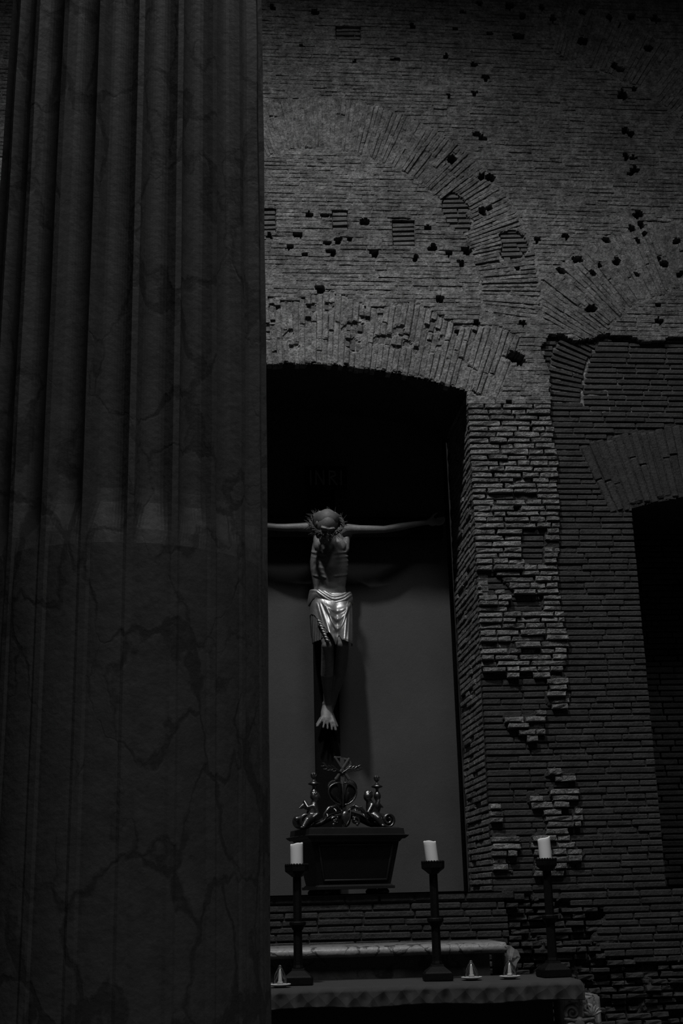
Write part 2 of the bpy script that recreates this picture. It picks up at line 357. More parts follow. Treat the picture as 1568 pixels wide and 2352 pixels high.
# ------------------------------------------------------------------ bricks: rough blocks, 40 triangles each
def brick_variant(kind, seed):
    g = random.Random(seed)
    if kind == 'smooth': xl, zl = [-.5, -.47, .47, .5], [-.5, -.36, .36, .5]
    else: xl, zl = [-.5, -.45, g.uniform(-.15, .15), .45, .5], [-.5, -.34, .34, .5]
    nx, nz = len(xl)-1, len(zl)-1; v = []
    lo_, hi_ = {'smooth': (.05, .11), 'mid': (.02, .08), 'rough': (.05, .22)}[kind]
    for j in range(nz+1):
        for i in range(nx+1):
            x, z = xl[i], zl[j]; sx = (i == nx)-(i == 0); sz = (j == nz)-(j == 0)
            if sx or sz:
                y = -.5+g.uniform(lo_, hi_)
                if kind == 'smooth':
                    if sx and sz: x -= sx*.018; z -= sz*.20; y += .08
                    z += g.uniform(-.05, .04)
                elif kind == 'mid': x += sx*g.uniform(-.02, .012); z += sz*g.uniform(-.08, .03)
                else: x += sx*g.uniform(-.05, .015); z += sz*g.uniform(-.14, .05)
            else:
                y = -.5+g.uniform(*{'smooth': (-.012, .012), 'mid': (-.02, .03), 'rough': (-.07, .08)}[kind]); z += g.uniform(-.04, .04)
                if kind == 'rough': x += g.uniform(-.03, .03)
            v.append((x, y, z))
    idx = lambda i, j: j*(nx+1)+i
    f = [(idx(i, j), idx(i+1, j), idx(i+1, j+1), idx(i, j+1)) for j in range(nz) for i in range(nx)]
    per = [idx(i, 0) for i in range(nx+1)]+[idx(nx, j) for j in range(1, nz+1)]+[idx(i, nz) for i in range(nx-1, -1, -1)]+[idx(0, j) for j in range(nz-1, 0, -1)]
    b0 = len(v); v += [(max(-.5, min(.5, v[p][0])), .5, max(-.5, min(.5, v[p][2]))) for p in per]; n = len(per)
    f += [(per[(k+1) % n], per[k], b0+k, b0+(k+1) % n) for k in range(n)]
    return v, f
VAR = {'rough': [brick_variant('rough', 100+i) for i in range(16)], 'mid': [brick_variant('mid', 300+i) for i in range(14)], 'smooth': [brick_variant('smooth', 200+i) for i in range(10)]}
VMESH = {}
def vmesh(style, k, mname):
    key = (style, k, mname)
    if key not in VMESH:
        v, f = VAR[style][k]; me = pyd('brick', v, f); me.materials.append(M[mname]); VMESH[key] = me
    return VMESH[key]
class Masonry:
    """bricks of one piece of wall: the largest in view become objects, the rest one joined part"""
    def __init__(s, parent, mname, limit=290): s.p = parent; s.b = []; s.m = mname; s.limit = limit
    def add(s, c, u, n, dims, style):
        """c centre of the FRONT face, u direction of the length, n outward normal"""
        u = Vector(u).normalized(); n = Vector(n).normalized(); z = n.cross(u)*-1
        z = u.cross(-n)
        s.b.append((Vector(c)-n*dims[1]*.5, u, -n, z, dims, style, random.randrange(len(VAR[style])), random.random() < .5))
    def finish(s, minpx=9.0):
        def score(b):
            d = b[0]-CAM; dep = d.dot(fw); px = CX+F*d.dot(RT)/dep; py = CY-F*d.dot(UP)/dep
            col = 612 if py > 900 else 604
            if px < col-10 or px > 1600 or py < -40 or py > 2390: return -1
            view = d.normalized(); fr = abs(view.dot(b[2]))
            a = b[4][0]*F/dep*(fr if abs(b[1].y) > .7 else 1); hgt = b[4][2]*F/dep*math.sqrt(max(0.05, 1-(view.dot(b[3]))**2))
            return min(a, hgt)*1000+max(a, hgt) if min(a, hgt) > minpx*.75 else -1
        order = sorted(((score(b), i) for i, b in enumerate(s.b)), reverse=True)
        solo = set(i for q, i in order[:s.limit] if q > 0)
        vv = []; ff = []; off = 0
        inv = Matrix.Translation(-s.p.location)
        for i, (c, u, nn, z, d, st, k, fl) in enumerate(s.b):
            uu = -u if fl else u; zz = -z if fl else z
            mtx = Matrix((uu*d[0], nn*d[1], zz*d[2])).transposed()
            if i in solo:
                o = bpy.data.objects.new('brick', vmesh(st, k, s.m)); COL.objects.link(o); o.parent = s.p
                rot = Matrix((uu, nn, zz)).transposed(); o.location = c-s.p.location; o.rotation_euler = rot.to_euler(); o.scale = (d[0], d[1], d[2])
            else:
                v, f = VAR[st][k]; a = np.array(v) @ np.array(mtx.transposed()) + np.array(c-s.p.location)
                vv.append(a); ff += [tuple(q+off for q in t) for t in f]; off += len(v)
        if vv:
            o = link('brickwork', pyd('brickwork', np.concatenate(vv).tolist(), ff), M[s.m], s.p); o['kind'] = 'stuff'
        return len(solo), len(s.b)

def strct(name, me, mname, lab):
    o = link(name, me, M[mname]); o['kind'] = 'structure'; o['label'] = lab; return o

# ------------------------------------------------------------------ core of the wall: mortar bed with real hollows
def axis(segs):
    out = []
    for a, b, st in segs: out += list(np.arange(a, b-1e-6, st))
    return np.array(out+[segs[-1][1]])
gx = axis([(-3.4, -2.1, .06), (-2.1, -1.3, .02), (-1.3, .25, .03), (.25, 4.2, .0105), (4.2, 5.4, .05)])
def core_mesh(z_segs, sel=lambda L: L != OPEN, name='wall'):
    gz = axis(z_segs); X, Z = np.meshgrid(gx, gz); Lb = label(X, Z)
    D = np.zeros(X.shape)
    for k, d in CORE.items(): D[Lb == k] = d
    D += fbm(X, Z, 26, 1)*np.where(Lb == UPPER, .005, .008)
    q = Lb == RUB; D[q] += fbm(X, Z, 9, 2)[q]*.09
    q = Lb == HOLE; D[q] += fbm(X, Z, 20, 6)[q]*.05
    v = np.stack([X, W+D, Z], -1).reshape(-1, 3); nx = len(gx)
    f = []
    ok = sel(Lb)
    okq = ok[:-1, :-1] & ok[1:, :-1] & ok[:-1, 1:] & ok[1:, 1:]
    jj, ii = np.nonzero(okq); a = jj*nx+ii
    f = np.stack([a, a+1, a+1+nx, a+nx], 1)
    used = np.zeros(len(v), bool); used[f.ravel()] = True; remap = np.cumsum(used)-1
    return pyd(name, v[used].tolist(), remap[f].tolist())
wall_back = strct('wall_back', core_mesh([(5.36, 9.7, .0115), (9.7, 12.97, .1)], name='wall_back'), 'core_up', 'tall weathered brick wall pocked with small dark holes above the niche')
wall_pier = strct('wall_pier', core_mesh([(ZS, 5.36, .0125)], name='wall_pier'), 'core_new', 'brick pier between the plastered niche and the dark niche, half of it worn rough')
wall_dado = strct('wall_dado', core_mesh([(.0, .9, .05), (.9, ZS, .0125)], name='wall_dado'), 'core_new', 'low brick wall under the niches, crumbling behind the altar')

ms = {'back': Masonry(wall_back, 'brick_up'), 'patch': Masonry(wall_back, 'brick_inner', 60), 'old': Masonry(wall_pier, 'brick_old', 300), 'new': Masonry(wall_pier, 'brick_new', 300), 'dado': Masonry(wall_dado, 'brick_new', 260), 'rub': Masonry(wall_dado, 'brick_new', 40)}
def run_courses(z0, z1, h, x0, x1, table, joint=.010):
    """table: label -> (masonry, mean length, style, depth jitter, face)"""
    z = z0; xs = np.arange(x0, x1, .01); rowi = 0
    while z < z1:
        hh = h*random.uniform(.9, 1.1); zc = z+hh/2; sag = 0
        off = 0
        Lb = label(xs+off, np.full(xs.shape, zc)); i = 0
        while i < len(xs):
            k = Lb[i]; j = i
            while j < len(xs) and Lb[j] == k: j += 1
            if k in table:
                mz, mean, style, dj, face, tilt = table[k]
                a, b = xs[i], xs[min(j, len(xs)-1)]; a = XN1-.008 if abs(a-XN1) < .012 and zc > ZS else a; x = a
                while b-x > .025:
                    ln = min(mean*random.uniform(.55, 1.5), b-x)
                    if b-x-ln < .05: ln = b-x
                    jj = random.gauss(0, dj)
                    if style == 'rough' and k in (OLD, RUB):
                        if random.random() < .05: jj += .025
                        st = style
                    else: st = style
                    jt = joint
                    hgt = (hh-jt)*(random.uniform(.97, 1.05) if style == 'mid' else random.uniform(.92, 1.03))
                    wv = math.sin(x*1.7+zc*.6)*.006
                    if not (k == RUB and random.random() < .12):
                        mz.add((x+ln/2, W+face+jj, zc+wv+random.uniform(-.002, .002)), (math.cos(tilt+random.gauss(0, .006)), 0, math.sin(tilt)), (0, -1, 0), (max(.02, ln-jt*.8), .075 if style != 'mid' else .05, hgt), st)
                    x += ln
            i = j
        z += hh
X0, X1 = -2.1, 4.3
T = lambda m_, L_, s_, d_, f_, t_=0.0: (m_, L_, s_, d_, f_, t_)
run_courses(5.30, 9.65, .0365, X0, X1, {UPPER: T(ms['back'], .17, 'mid', .0022, 0)}, .004)
run_courses(5.42, 9.2, .044, X0, X1, {PATCH: T(ms['patch'], .17, 'smooth', .003, .016, R_(3))}, .010)
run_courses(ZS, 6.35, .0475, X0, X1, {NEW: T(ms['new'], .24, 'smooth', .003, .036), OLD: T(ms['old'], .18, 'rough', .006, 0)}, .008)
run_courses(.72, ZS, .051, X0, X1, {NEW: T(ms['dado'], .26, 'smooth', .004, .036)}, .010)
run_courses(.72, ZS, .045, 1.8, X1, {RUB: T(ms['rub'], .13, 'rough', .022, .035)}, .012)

# arch rings: bricks set radially
def ring(mz, A, r1, a0, a1, th, lab, style, dj, face, split=.5, joint=.006):
    cx, cz, rin = A[:3]; rm = (rin+r1)/2; n = int(R_(a1-a0)*rm/th); st = (a1-a0)/n; tw = 0
    for i in range(n):
        a = R_(a0+(i+.5)*st); s_, c_ = math.sin(a), math.cos(a)
        cuts = [rin, r1]
        if random.random() < split: cuts.insert(1, rin+(r1-rin)*random.uniform(.3, .7))
        if random.random() < split*.35: cuts = sorted(cuts+[rin+(r1-rin)*random.uniform(.15, .85)])
        for q0, q1 in zip(cuts, cuts[1:]):
            if q1-q0 < .05: continue
            # keep only the stretch inside the region
            rr = np.linspace(q0, q1, 24); ok = label(cx+rr*s_, cz+rr*c_) == lab
            k = 0
            while k < 24:
                if not ok[k]: k += 1; continue
                e = k
                while e+1 < 24 and ok[e+1]: e += 1
                u0_, u1_ = rr[k], rr[e]
                if k == 0 and q0 == rin: u0_ -= random.uniform(0, .012)
                if u1_-u0_ > .04:
                    um = (u0_+u1_)/2; jj = random.gauss(0, dj)
                    wd = 2*um*math.tan(R_(st)/2)-joint
                    mz.add((cx+um*s_, W+face+jj, cz+um*c_), (s_+random.gauss(0, .008)*c_, 0, c_-random.gauss(0, .008)*s_), (0, -1, 0), (u1_-u0_-joint*.6, .10, wd*random.uniform(.93, 1.03)), style)
                k = e+1
t1 = strct('trim_1', MB().box((A_N[0], W+.25, 5.9), (.02, .02, .02)).mesh('trim_1'), 'core_up', 'arch of upright worn bricks directly over the plastered niche')
t2 = strct('trim_2', MB().box((A_R[0], W+.25, 7.9), (.02, .02, .02)).mesh('trim_2'), 'core_up', 'large round relieving arch of thin bricks high above the niche')
t3 = strct('trim_3', MB().box((3.2, W+.25, 6.6), (.02, .02, .02)).mesh('trim_3'), 'core_up', 'brick arch rising to the upper edge of the broken facing above the pier')
t4 = strct('trim_4', MB().box((3.5, W+.25, 5.0), (.02, .02, .02)).mesh('trim_4'), 'core_new', 'shallow arch of wide bricks over the dark niche beyond the pier')
t5 = strct('trim_5', MB().box((3.9, W+.25, 8.8), (.02, .02, .02)).mesh('trim_5'), 'core_up', 'faint brick arch in the dark upper corner of the wall')
rN = Masonry(t1, 'brick_up'); rR = Masonry(t2, 'brick_up'); r2 = Masonry(t3, 'brick_up'); r2b = Masonry(t3, 'brick_new'); rF = Masonry(t4, 'brick_new'); rT = Masonry(t5, 'brick_up')
ring(rN, A_N, A_N[2]+.66, -18, 22.5, .047, R_N, 'mid', .004, 0, .9, .005)
rNP = Masonry(t1, 'brick_inner', 60)
ring(rNP, A_N, A_N[2]+.66, -18, 22.5, .047, R_NP, 'mid', .003, .011, .3, .007)
ring(rR, A_R, A_R[3], -98, 98, .036, R_R, 'mid', .003, 0, .4, .005)
ring(r2, A_2, A_2[3], -60, 20, .042, R_2, 'mid', .003, 0, .4, .005)
ring(r2b, A_2, 1.36, -90, 0, .047, R_2B, 'smooth', .003, .036, .1, .010)
ring(rF, A_F, A_F[3], -20.3, 6, .066, R_F, 'smooth', .003, .034, .35, .009)
ring(rT, A_T, A_T[3], 15, 62, .042, R_T, 'mid', .003, 0, .4, .005)

# ------------------------------------------------------------------ inside of the niches
def soffit(A, xa, xb, y0, y1, n=40):
    cx, cz, r = A[:3]; v = []; f = []
    for i in range(n+1):
        x = xa+(xb-xa)*i/n; z = cz+math.sqrt(r*r-(x-cx)**2)
        v += [(x, y0, z), (x, y1, z)]
    for i in range(n): f.append((2*i, 2*i+1, 2*i+3, 2*i+2))
    return v, f
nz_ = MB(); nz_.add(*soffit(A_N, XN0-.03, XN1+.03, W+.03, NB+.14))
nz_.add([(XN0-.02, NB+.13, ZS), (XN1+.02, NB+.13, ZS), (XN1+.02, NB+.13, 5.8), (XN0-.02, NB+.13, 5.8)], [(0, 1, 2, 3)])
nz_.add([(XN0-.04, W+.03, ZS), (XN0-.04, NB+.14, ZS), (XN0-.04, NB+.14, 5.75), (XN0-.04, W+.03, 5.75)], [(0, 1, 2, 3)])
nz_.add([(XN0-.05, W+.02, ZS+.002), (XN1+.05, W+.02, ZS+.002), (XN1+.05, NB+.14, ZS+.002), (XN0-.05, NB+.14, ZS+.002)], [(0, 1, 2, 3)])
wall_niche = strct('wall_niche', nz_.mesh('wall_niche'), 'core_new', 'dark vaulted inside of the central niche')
# plaster slab on its back
bm = bmesh.new(); bmesh.ops.create_grid(bm, x_segments=40, y_segments=60, size=.5)
for v in bm.verts:
    x, z = v.co.x, v.co.y; px = .82+x*2.2; pz = 3.72+z*4.12
    v.co = Vector((px, NB+.010*mnoise.noise(Vector((px*1.3, 0, pz*1.3))), pz))
ret = bmesh.ops.extrude_face_region(bm, geom=bm.faces[:])
for v in [g for g in ret['geom'] if isinstance(g, bmesh.types.BMVert)]: v.co.y = NB+.07
me = bpy.data.meshes.new('wall_plaster'); bm.normal_update(); bmesh.ops.recalc_face_normals(bm, faces=bm.faces[:]); bm.to_mesh(me); bm.free()
wall_plaster = strct('wall_plaster', me, 'plaster', 'smooth grey plaster panel on the back of the niche behind the crucifix')
# side of the niche (pier's flank): brick courses running back
rv = MB(); gy = np.arange(W+.06, NB+.16, .0125*2); gzz = np.arange(ZS, 5.62, .025)
Yg, Zg = np.meshgrid(gy, gzz); Dg = XN1+.034+fbm(Yg, Zg, 20, 4)*.012
nn_ = len(gy); rv.v = [(float(d), float(y), float(z)) for d, y, z in zip(Dg.ravel(), Yg.ravel(), Zg.ravel())]
rv.f = [(j*nn_+i+1, j*nn_+i, (j+1)*nn_+i, (j+1)*nn_+i+1) for j in range(len(gzz)-1) for i in range(nn_-1)]
wall_flank = strct('wall_flank', rv.mesh('wall_flank'), 'core_new', 'flank of the pier facing into the niche, steep rows of crumbling brick')
fl = Masonry(wall_flank, 'brick_old', 300)
z = ZS
while z < 5.52:
    hh = .0475*random.uniform(.95, 1.05); y = W+(.028 if z > 3.25 else .066)
    while y < NB-.01:
        ln = min(.26*random.uniform(.6, 1.4), NB-y)
        lowpart = z < 3.2 and y < W+.35
        jj = abs(random.gauss(0, .003 if lowpart else .009))
        if ln > .03: fl.add((XN1+jj, y+ln/2, z+hh/2), (0, 1, 0), (-1, 0, 0), (ln-.006, .075, (hh-.010)*random.uniform(.93, 1.03)), 'smooth' if lowpart else 'mid')
        y += ln
    z += hh
# the second niche
nb2 = W+1.0
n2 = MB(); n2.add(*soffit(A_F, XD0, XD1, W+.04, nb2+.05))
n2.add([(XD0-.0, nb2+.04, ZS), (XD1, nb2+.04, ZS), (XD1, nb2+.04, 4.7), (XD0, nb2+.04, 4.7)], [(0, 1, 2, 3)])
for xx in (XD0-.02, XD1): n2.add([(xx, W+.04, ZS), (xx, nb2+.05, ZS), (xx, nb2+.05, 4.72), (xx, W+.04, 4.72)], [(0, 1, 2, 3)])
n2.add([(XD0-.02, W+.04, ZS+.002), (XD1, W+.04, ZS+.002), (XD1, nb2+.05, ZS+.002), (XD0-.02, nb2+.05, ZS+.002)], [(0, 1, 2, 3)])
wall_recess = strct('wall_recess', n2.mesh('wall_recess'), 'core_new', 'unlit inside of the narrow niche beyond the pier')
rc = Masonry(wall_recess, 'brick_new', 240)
z = ZS+.01
while z < 4.62:
    hh = .051*random.uniform(.92, 1.08); x = XD0+random.uniform(-.1, 0)
    while x < XD1-.03:
        a = max(x, XD0); ln = min(.26*random.uniform(.6, 1.4), XD1-a)
        if ln > .04: rc.add((a+ln/2, nb2+random.gauss(0, .004), z+hh/2), (1, 0, 0), (0, -1, 0), (ln-.01, .06, hh-.011), 'smooth')
        x = a+ln
    z += hh
# ledge bricks along the niche foot (the shelf edge)
x = XN0
while x < XN1+.1:
    ln = .3*random.uniform(.7, 1.3)
    ms['dado'].add((x+ln/2, W+.026, ZS-.026), (1, 0, 0), (0, -1, 0), (ln-.006, .14, .05), 'smooth'); x += ln
for q in (*ms.values(), rN, rNP, rR, r2, r2b, rF, rT, fl, rc): q.finish()
ce = link('shade_ceiling', MB().box((1.0, 7.85, 13.10), (9.0, 5.3, .24)).mesh('shade_ceiling'), M['core_new']); tag(ce, 'flat slab added out of view to shade the top of the brick wall', kind='structure')  # slab added out of view, its front edge set to shade the wall top
fo = link('floor', MB().box((0.6, 4.5, -.05), (12, 14, .1)).mesh('floor'), M['floor']); tag(fo, 'stone floor of the chapel', kind='structure')

# ------------------------------------------------------------------ fluted column
def column():
    cx, cy = -.354, 4.6; root = empty('fluted_column', (cx, cy, 0))
    tag(root, 'huge fluted marble column, veined and dark, standing close before the brick wall', 'column')
    NF = 22; sub = 14; nth = NF*sub; zs = list(np.arange(.62, 7.01, .05)); zcab = 2.86
    view = math.atan2(-cy, -cx); a_off = view+R_(1.3)
    fil = .23
    v = []; f = []
    for z in zs:
        t = max(0, (z-3.4)/3.0); Rr = .519-.016*t**1.6
        k = min(1, max(0, (z-zcab)/.22+.5)); k = k*k*(3-2*k)
        for i in range(nth):
            q = (i % sub)/sub; a = a_off+2*math.pi*(i/nth)
            # q = 0 centre of a fillet
            d = abs(q-.5)/.5                    # 1 at fillet centre, 0 mid flute
            e = (1-fil)
            if d > e: dep = 0
            else:
                s_ = d/e; flute = .050*math.sqrt(max(0, 1-s_**2.2)); cable = .020*(1 if s_ > .93 else .35-.3*math.sqrt(max(0, 1-s_*s_)))
                dep = flute*k+cable*(1-k)
            wob = .0035*mnoise.noise(Vector((math.cos(a)*3, math.sin(a)*3, z*2.3)))
            r = Rr-dep+wob
            v.append((r*math.cos(a), r*math.sin(a), z))
    for j in range(len(zs)-1):
        for i in range(nth):
            kx = (i+1) % nth; f.append((j*nth+i, j*nth+kx, (j+1)*nth+kx, (j+1)*nth+i))
    f.append(tuple((len(zs)-1)*nth+i for i in range(nth)))
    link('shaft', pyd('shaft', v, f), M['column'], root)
    b = MB(); b.lathe([(.70,.2),(.735,.24),(.745,.29),(.735,.34),(.70,.37),(.64,.385),(.615,.42),(.63,.46),(.65,.48),(.655,.52),(.63,.555),(.56,.57),(.535,.60),(.525,.63)], 64)
    b.build('base', M['column'], root, True)
    MB().box((0, 0, .1), (1.5, 1.5, .2), bev=.01).build('plinth', M['column'], root)
column()

# ------------------------------------------------------------------ altar, ledge
AX0, AX1 = -.48, 2.13; AY0, AY1 = 8.1, 8.82; AZ = 1.115
al = empty('altar', ((AX0+AX1)/2, (AY0+AY1)/2, 0)); tag(al, 'dark altar table beneath the grey cloth, below the crucifix', 'altar')
o3 = Vector(al.location)
def rel(b, root): b.v = [tuple(Vector(p)-root.location) for p in b.v]; return b
rel(MB().box(((AX0+AX1)/2, (AY0+AY1)/2, AZ-.035), (AX1-AX0, AY1-AY0, .07), bev=.008), al).build('table_top', M['altar'], al)
rel(MB().box(((AX0+AX1)/2-.03, 8.50, .52), (2.42, .60, 1.04)), al).build('frontal', M['altar'], al)
# carved marble corner block
cb = MB(); cxx, cyy = 2.15, 8.19
cb.box((cxx, cyy+.08, .51), (.19, .26, 1.02), bev=.01)
cb.box((cxx+.115, cyy+.10, .515), (.06, .22, 1.03), bev=.01)
blk = rel(cb, al).build('corner_block', M['white_marble'], al); blk['label'] = 'carved marble corner block'
cb = MB(); cf = cyy-.055
for sx, zz, rr in ((-.045, .94, .042), (.055, .955, .03), (-.05, .845, .036), (.05, .845, .036)):
    cb.tube(spiral((cxx+sx, cf, zz), .008, rr, 1.4, 24, a0=1.0, sgn=1 if sx < 0 else -1), [.007+.006*i/24 for i in range(25)], 8)
for k in range(7):
    a = R_(-70+k*23); p0 = Vector((cxx+.075, cf-.005, .92)); d = Vector((math.sin(a), -.15, math.cos(a)))
    cb.tube([p0, p0+d*.03, p0+d*.058], [.006, .011, .004], 8)
cb.ball((cxx-.005, cf-.002, .875), (.032, .022, .04)); cb.tube([(cxx-.09, cf, .905), (cxx, cf-.01, .892), (cxx+.09, cf, .905)], [.008, .011, .008], 8)
for k in range(9): cb.ball((cxx-.08+k*.02, cf-.004, .80), (.009, .012, .012), nu=10, nv=6)
rel(cb, al).build('carving', M['white_marble'], al, True)

# cloth: top, hanging front and end
def altar_cloth():
    root = link('altar_cloth', None, None) if False else None
    nu, nv = 260, 40; v = []; f = []
    xa, xb = AX0-.02, AX1+.03; top = AZ+.006
    prof = []                              # around the section from back to hem
    prof += [(AY1-.03-(AY1-.03-AY0)*t, 0.0) for t in np.linspace(0, 1, 9)]
    prof += [(AY0-.012, .004), (AY0-.020, .014)] + [(AY0-.024, .014+.092*t) for t in np.linspace(.08, 1, 16)]
    us = np.linspace(0, 1, nu)
    ends = []
    for iu, u in enumerate(us):
        x = xa+(xb-xa)*u
        for ip, (y, dz) in enumerate(prof):
            hang = max(0, dz-.01)
            wv = hang*(.16*math.sin(x*46+1.2*math.sin(x*5))+.08*math.sin(x*101+2))
            dip = .0025*mnoise.noise(Vector((x*6, y*6, 3)))
            hem = 1+.05*math.sin(x*9)
            v.append((x, y-wv*.8, top-dz*hem+dip+(.004 if dz == 0 else 0)))
    n = len(prof)
    for i in range(nu-1):
        for j in range(n-1): f.append((i*n+j, i*n+j+1, (i+1)*n+j+1, (i+1)*n+j))
    # end drop on the right
    base = len(v); K = 14
    for j, (y, dz) in enumerate(prof):
        for k in range(1, K+1):
            t = k/K; drop = .10*t if j < 11 else .10*t
            xx = xb+.022*math.sin(min(1, t*3)*math.pi/2)+.012*t*math.sin(y*30)
            z0 = v[(nu-1)*n+j][2]
            v.append((xx-(.012 if dz > .02 else 0)*t, y-(.0 if dz == 0 else -.006), z0-drop*(1 if dz == 0 else max(0, 1-dz/.10))))
    for j in range(n-1):
        for k in range(K):
            a = (nu-1)*n+j if k == 0 else base+j*K+k-1; b = (nu-1)*n+j+1 if k == 0 else base+(j+1)*K+k-1
            f.append((a, b, base+(j+1)*K+k, base+j*K+k))
    me = pyd('altar_cloth', v, f, True); o = link('altar_cloth', me, M['linen'])
    s = o.modifiers.new('s', 'SOLIDIFY'); s.thickness = .003; s.offset = -1
    tag(o, 'grey patterned linen cloth hanging over the front edge of the altar', 'altar cloth')
altar_cloth()

led = empty('marble_ledge', (.75, 9.15, 0)); tag(led, 'white veined marble ledge on a dark marble base behind the altar', 'ledge')
mb = MB(); LX0, LX1 = -.45, 1.875
pr = [(9.45, 1.325), (8.87, 1.325), (8.842, 1.318), (8.830, 1.295), (8.832, 1.275), (8.848, 1.262), (8.875, 1.258), (9.45, 1.258)]
nseg = 120; v = []; f = []
for i in range(nseg+1):
    x = LX0+(LX1-LX0)*i/nseg
    for y, zz in pr:
        j = .004*mnoise.noise(Vector((x*14, zz*30, 1))) if y < 9 else 0
        v.append((x-led.location.x, y+j-led.location.y, zz+j*.6))
n = len(pr)
for i in range(nseg):
    for j in range(n): k = (j+1) % n; f.append((i*n+j, i*n+k, (i+1)*n+k, (i+1)*n+j))
f += [tuple(range(n)), tuple(nseg*n+j for j in range(n-1, -1, -1))]
mb.add(v, f).build('cap', M['white_marble'], led, True)
rel(MB().box((.66, 9.18, .63), (2.22, .56, 1.256)), led).build('base', M['grey_marble'], led)
jg = MB(); pts = [(0,0),(.055,.0),(.075,-.02),(.10,-.03),(.115,-.075),(.085,-.11),(.095,-.15),(.06,-.19),(.05,-.235),(.0,-.24)]
v = [(1.865+a-led.location.x, 8.90+.012*math.sin(i*2.2)-led.location.y, 1.30+b) for i, (a, b) in enumerate(pts)] + [(1.865+a*.9-led.location.x, 9.3-led.location.y, 1.30+b) for a, b in pts]
n = len(pts); jg.add(v, [tuple(range(n)), tuple(range(2*n-1, n-1, -1))]+[(i, n+i, n+(i+1) % n, (i+1) % n) for i in range(n)])
q = jg.build('broken_end', M['white_marble'], led); q['label'] = 'broken marble end'

# ------------------------------------------------------------------ candlesticks and candles
def candlestick():
    root = empty('candlestick', (0, 0, 0))
    b = MB(); b.box((0, 0, .022), (.178, .178, .044), bev=.004)
    b.build('foot', M['iron'], root)
    b = MB(); rr = math.sqrt(2); b.lathe([(.082*rr, .044), (.076*rr, .054), (.040*rr, .082), (.037*rr, .095)], 4, ang=math.pi/4); b.build('foot_slope', M['iron'], root)
    b = MB(); b.lathe([(.034, .09), (.0345, .10), (.030, .115), (.0285, .34), (.0275, .64), (.030, .655)], 8, ang=math.pi/8); b.build('shaft', M['iron'], root)
    b = MB(); b.lathe([(.031, .320), (.038, .333), (.049, .348), (.052, .352), (.052, .366), (.048, .371), (.03, .373)], 16); b.build('collar', M['iron'], root)
    b = MB(); b.lathe([(.032, .64), (.050, .655), (.074, .672), (.076, .676), (.078, .712), (.070, .712), (.066, .690), (.02, .688)], 6, ang=R_(12)); b.build('cup', M['iron'], root)
    b = MB()
    for k in range(6):
        a0 = R_(12)+k*math.pi/3; a1 = a0+math.pi/3; p0 = Vector((.0755*math.cos(a0), .0755*math.sin(a0), .712)); p1 = Vector((.0755*math.cos(a1), .0755*math.sin(a1), .712))
        for q in range(4):
            p = p0.lerp(p1, (q+.5)/4); d = (p1-p0).normalized(); nn = Vector((-d.y, d.x, 0))
            b.ball(p, (.0098, .004, .0095), rot=Matrix((d, nn, Vector((0, 0, 1)))).transposed(), nu=10, nv=6)
    b.build('scalloped_rim', M['iron'], root, True)
    return root
def copy_tree(o, parent=None):
    c = o.copy(); COL.objects.link(c); c.parent = parent
    for ch in [x for x in bpy.data.objects if x.parent == o]: copy_tree(ch, c)
    return c
cst = candlestick(); CS = []
labs = ['black iron candlestick in front of the dark reliquary casket', 'black iron candlestick before the bare plaster, beside two glass lamps', 'black iron candlestick at the altar end, before the crumbling brick pier']
for i, (px, lab) in enumerate(zip((685, 1005, 1272), labs)):
    o = cst if i == 0 else copy_tree(cst); xx = P(px, 2250, 8.43).x
    o.location = (xx, 8.43, AZ+.0125); o.rotation_euler = (0, 0, R_((-6, -4, 5)[i])); tag(o, lab, 'candlestick', 'altar candlesticks'); CS.append(o)
def candle(i, tiltdir, slope, h, lab, lean):
    root = empty('candle', (CS[i].location.x, 8.43, CS[i].location.z+.689)); tag(root, lab, 'candle', 'white altar candles')
    n = 40; v = []; f = []; r = .0405; prof = []
    zs = [0, .01, .04, .07, .10, .125]
    for z in zs:
        for k in range(n): a = 2*math.pi*k/n; q = r*(1+.012*mnoise.noise(Vector((math.cos(a)*2, math.sin(a)*2, z*20+i*9)))); v.append((q*math.cos(a)+lean*z, q*math.sin(a), z))
    for s_, dz in ((1.0, 0.010), (.985, .016), (.94, .018), (.82, .012), (.5, .004), (.12, .002)):
        for k in range(n):
            a = 2*math.pi*k/n; q = r*s_
            x, y = q*math.cos(a), q*math.sin(a); hh = h+slope*(math.cos(a-tiltdir))*s_+dz+.0025*math.sin(3*a+i)*s_
            v.append((x+lean*h, y, hh-.012))
    for j in range(len(zs)+5):
        for k in range(n): kk = (k+1) % n; f.append((j*n+k, j*n+kk, (j+1)*n+kk, (j+1)*n+k))
    f += [tuple(range(n-1, -1, -1)), tuple((len(zs)+5)*n+k for k in range(n))]
    link('wax_body', pyd('wax_body', v, f, True), M['wax'], root)
    MB().tube([(lean*h, 0, h-.012), (lean*h+.001, 0, h), (lean*h+.004, 0, h+.006)], [.0018, .0016, .0012], 6).build('wick', M['wick'], root)
candle(0, R_(0), .006, .150, 'white candle standing before the reliquary casket', 0.0)
candle(1, R_(180), .002, .147, 'white candle with nearly level top, in front of bare plaster', -.10)
candle(2, R_(0), .010, .152, 'white candle with slanted top, in front of the brick pier', -.04)

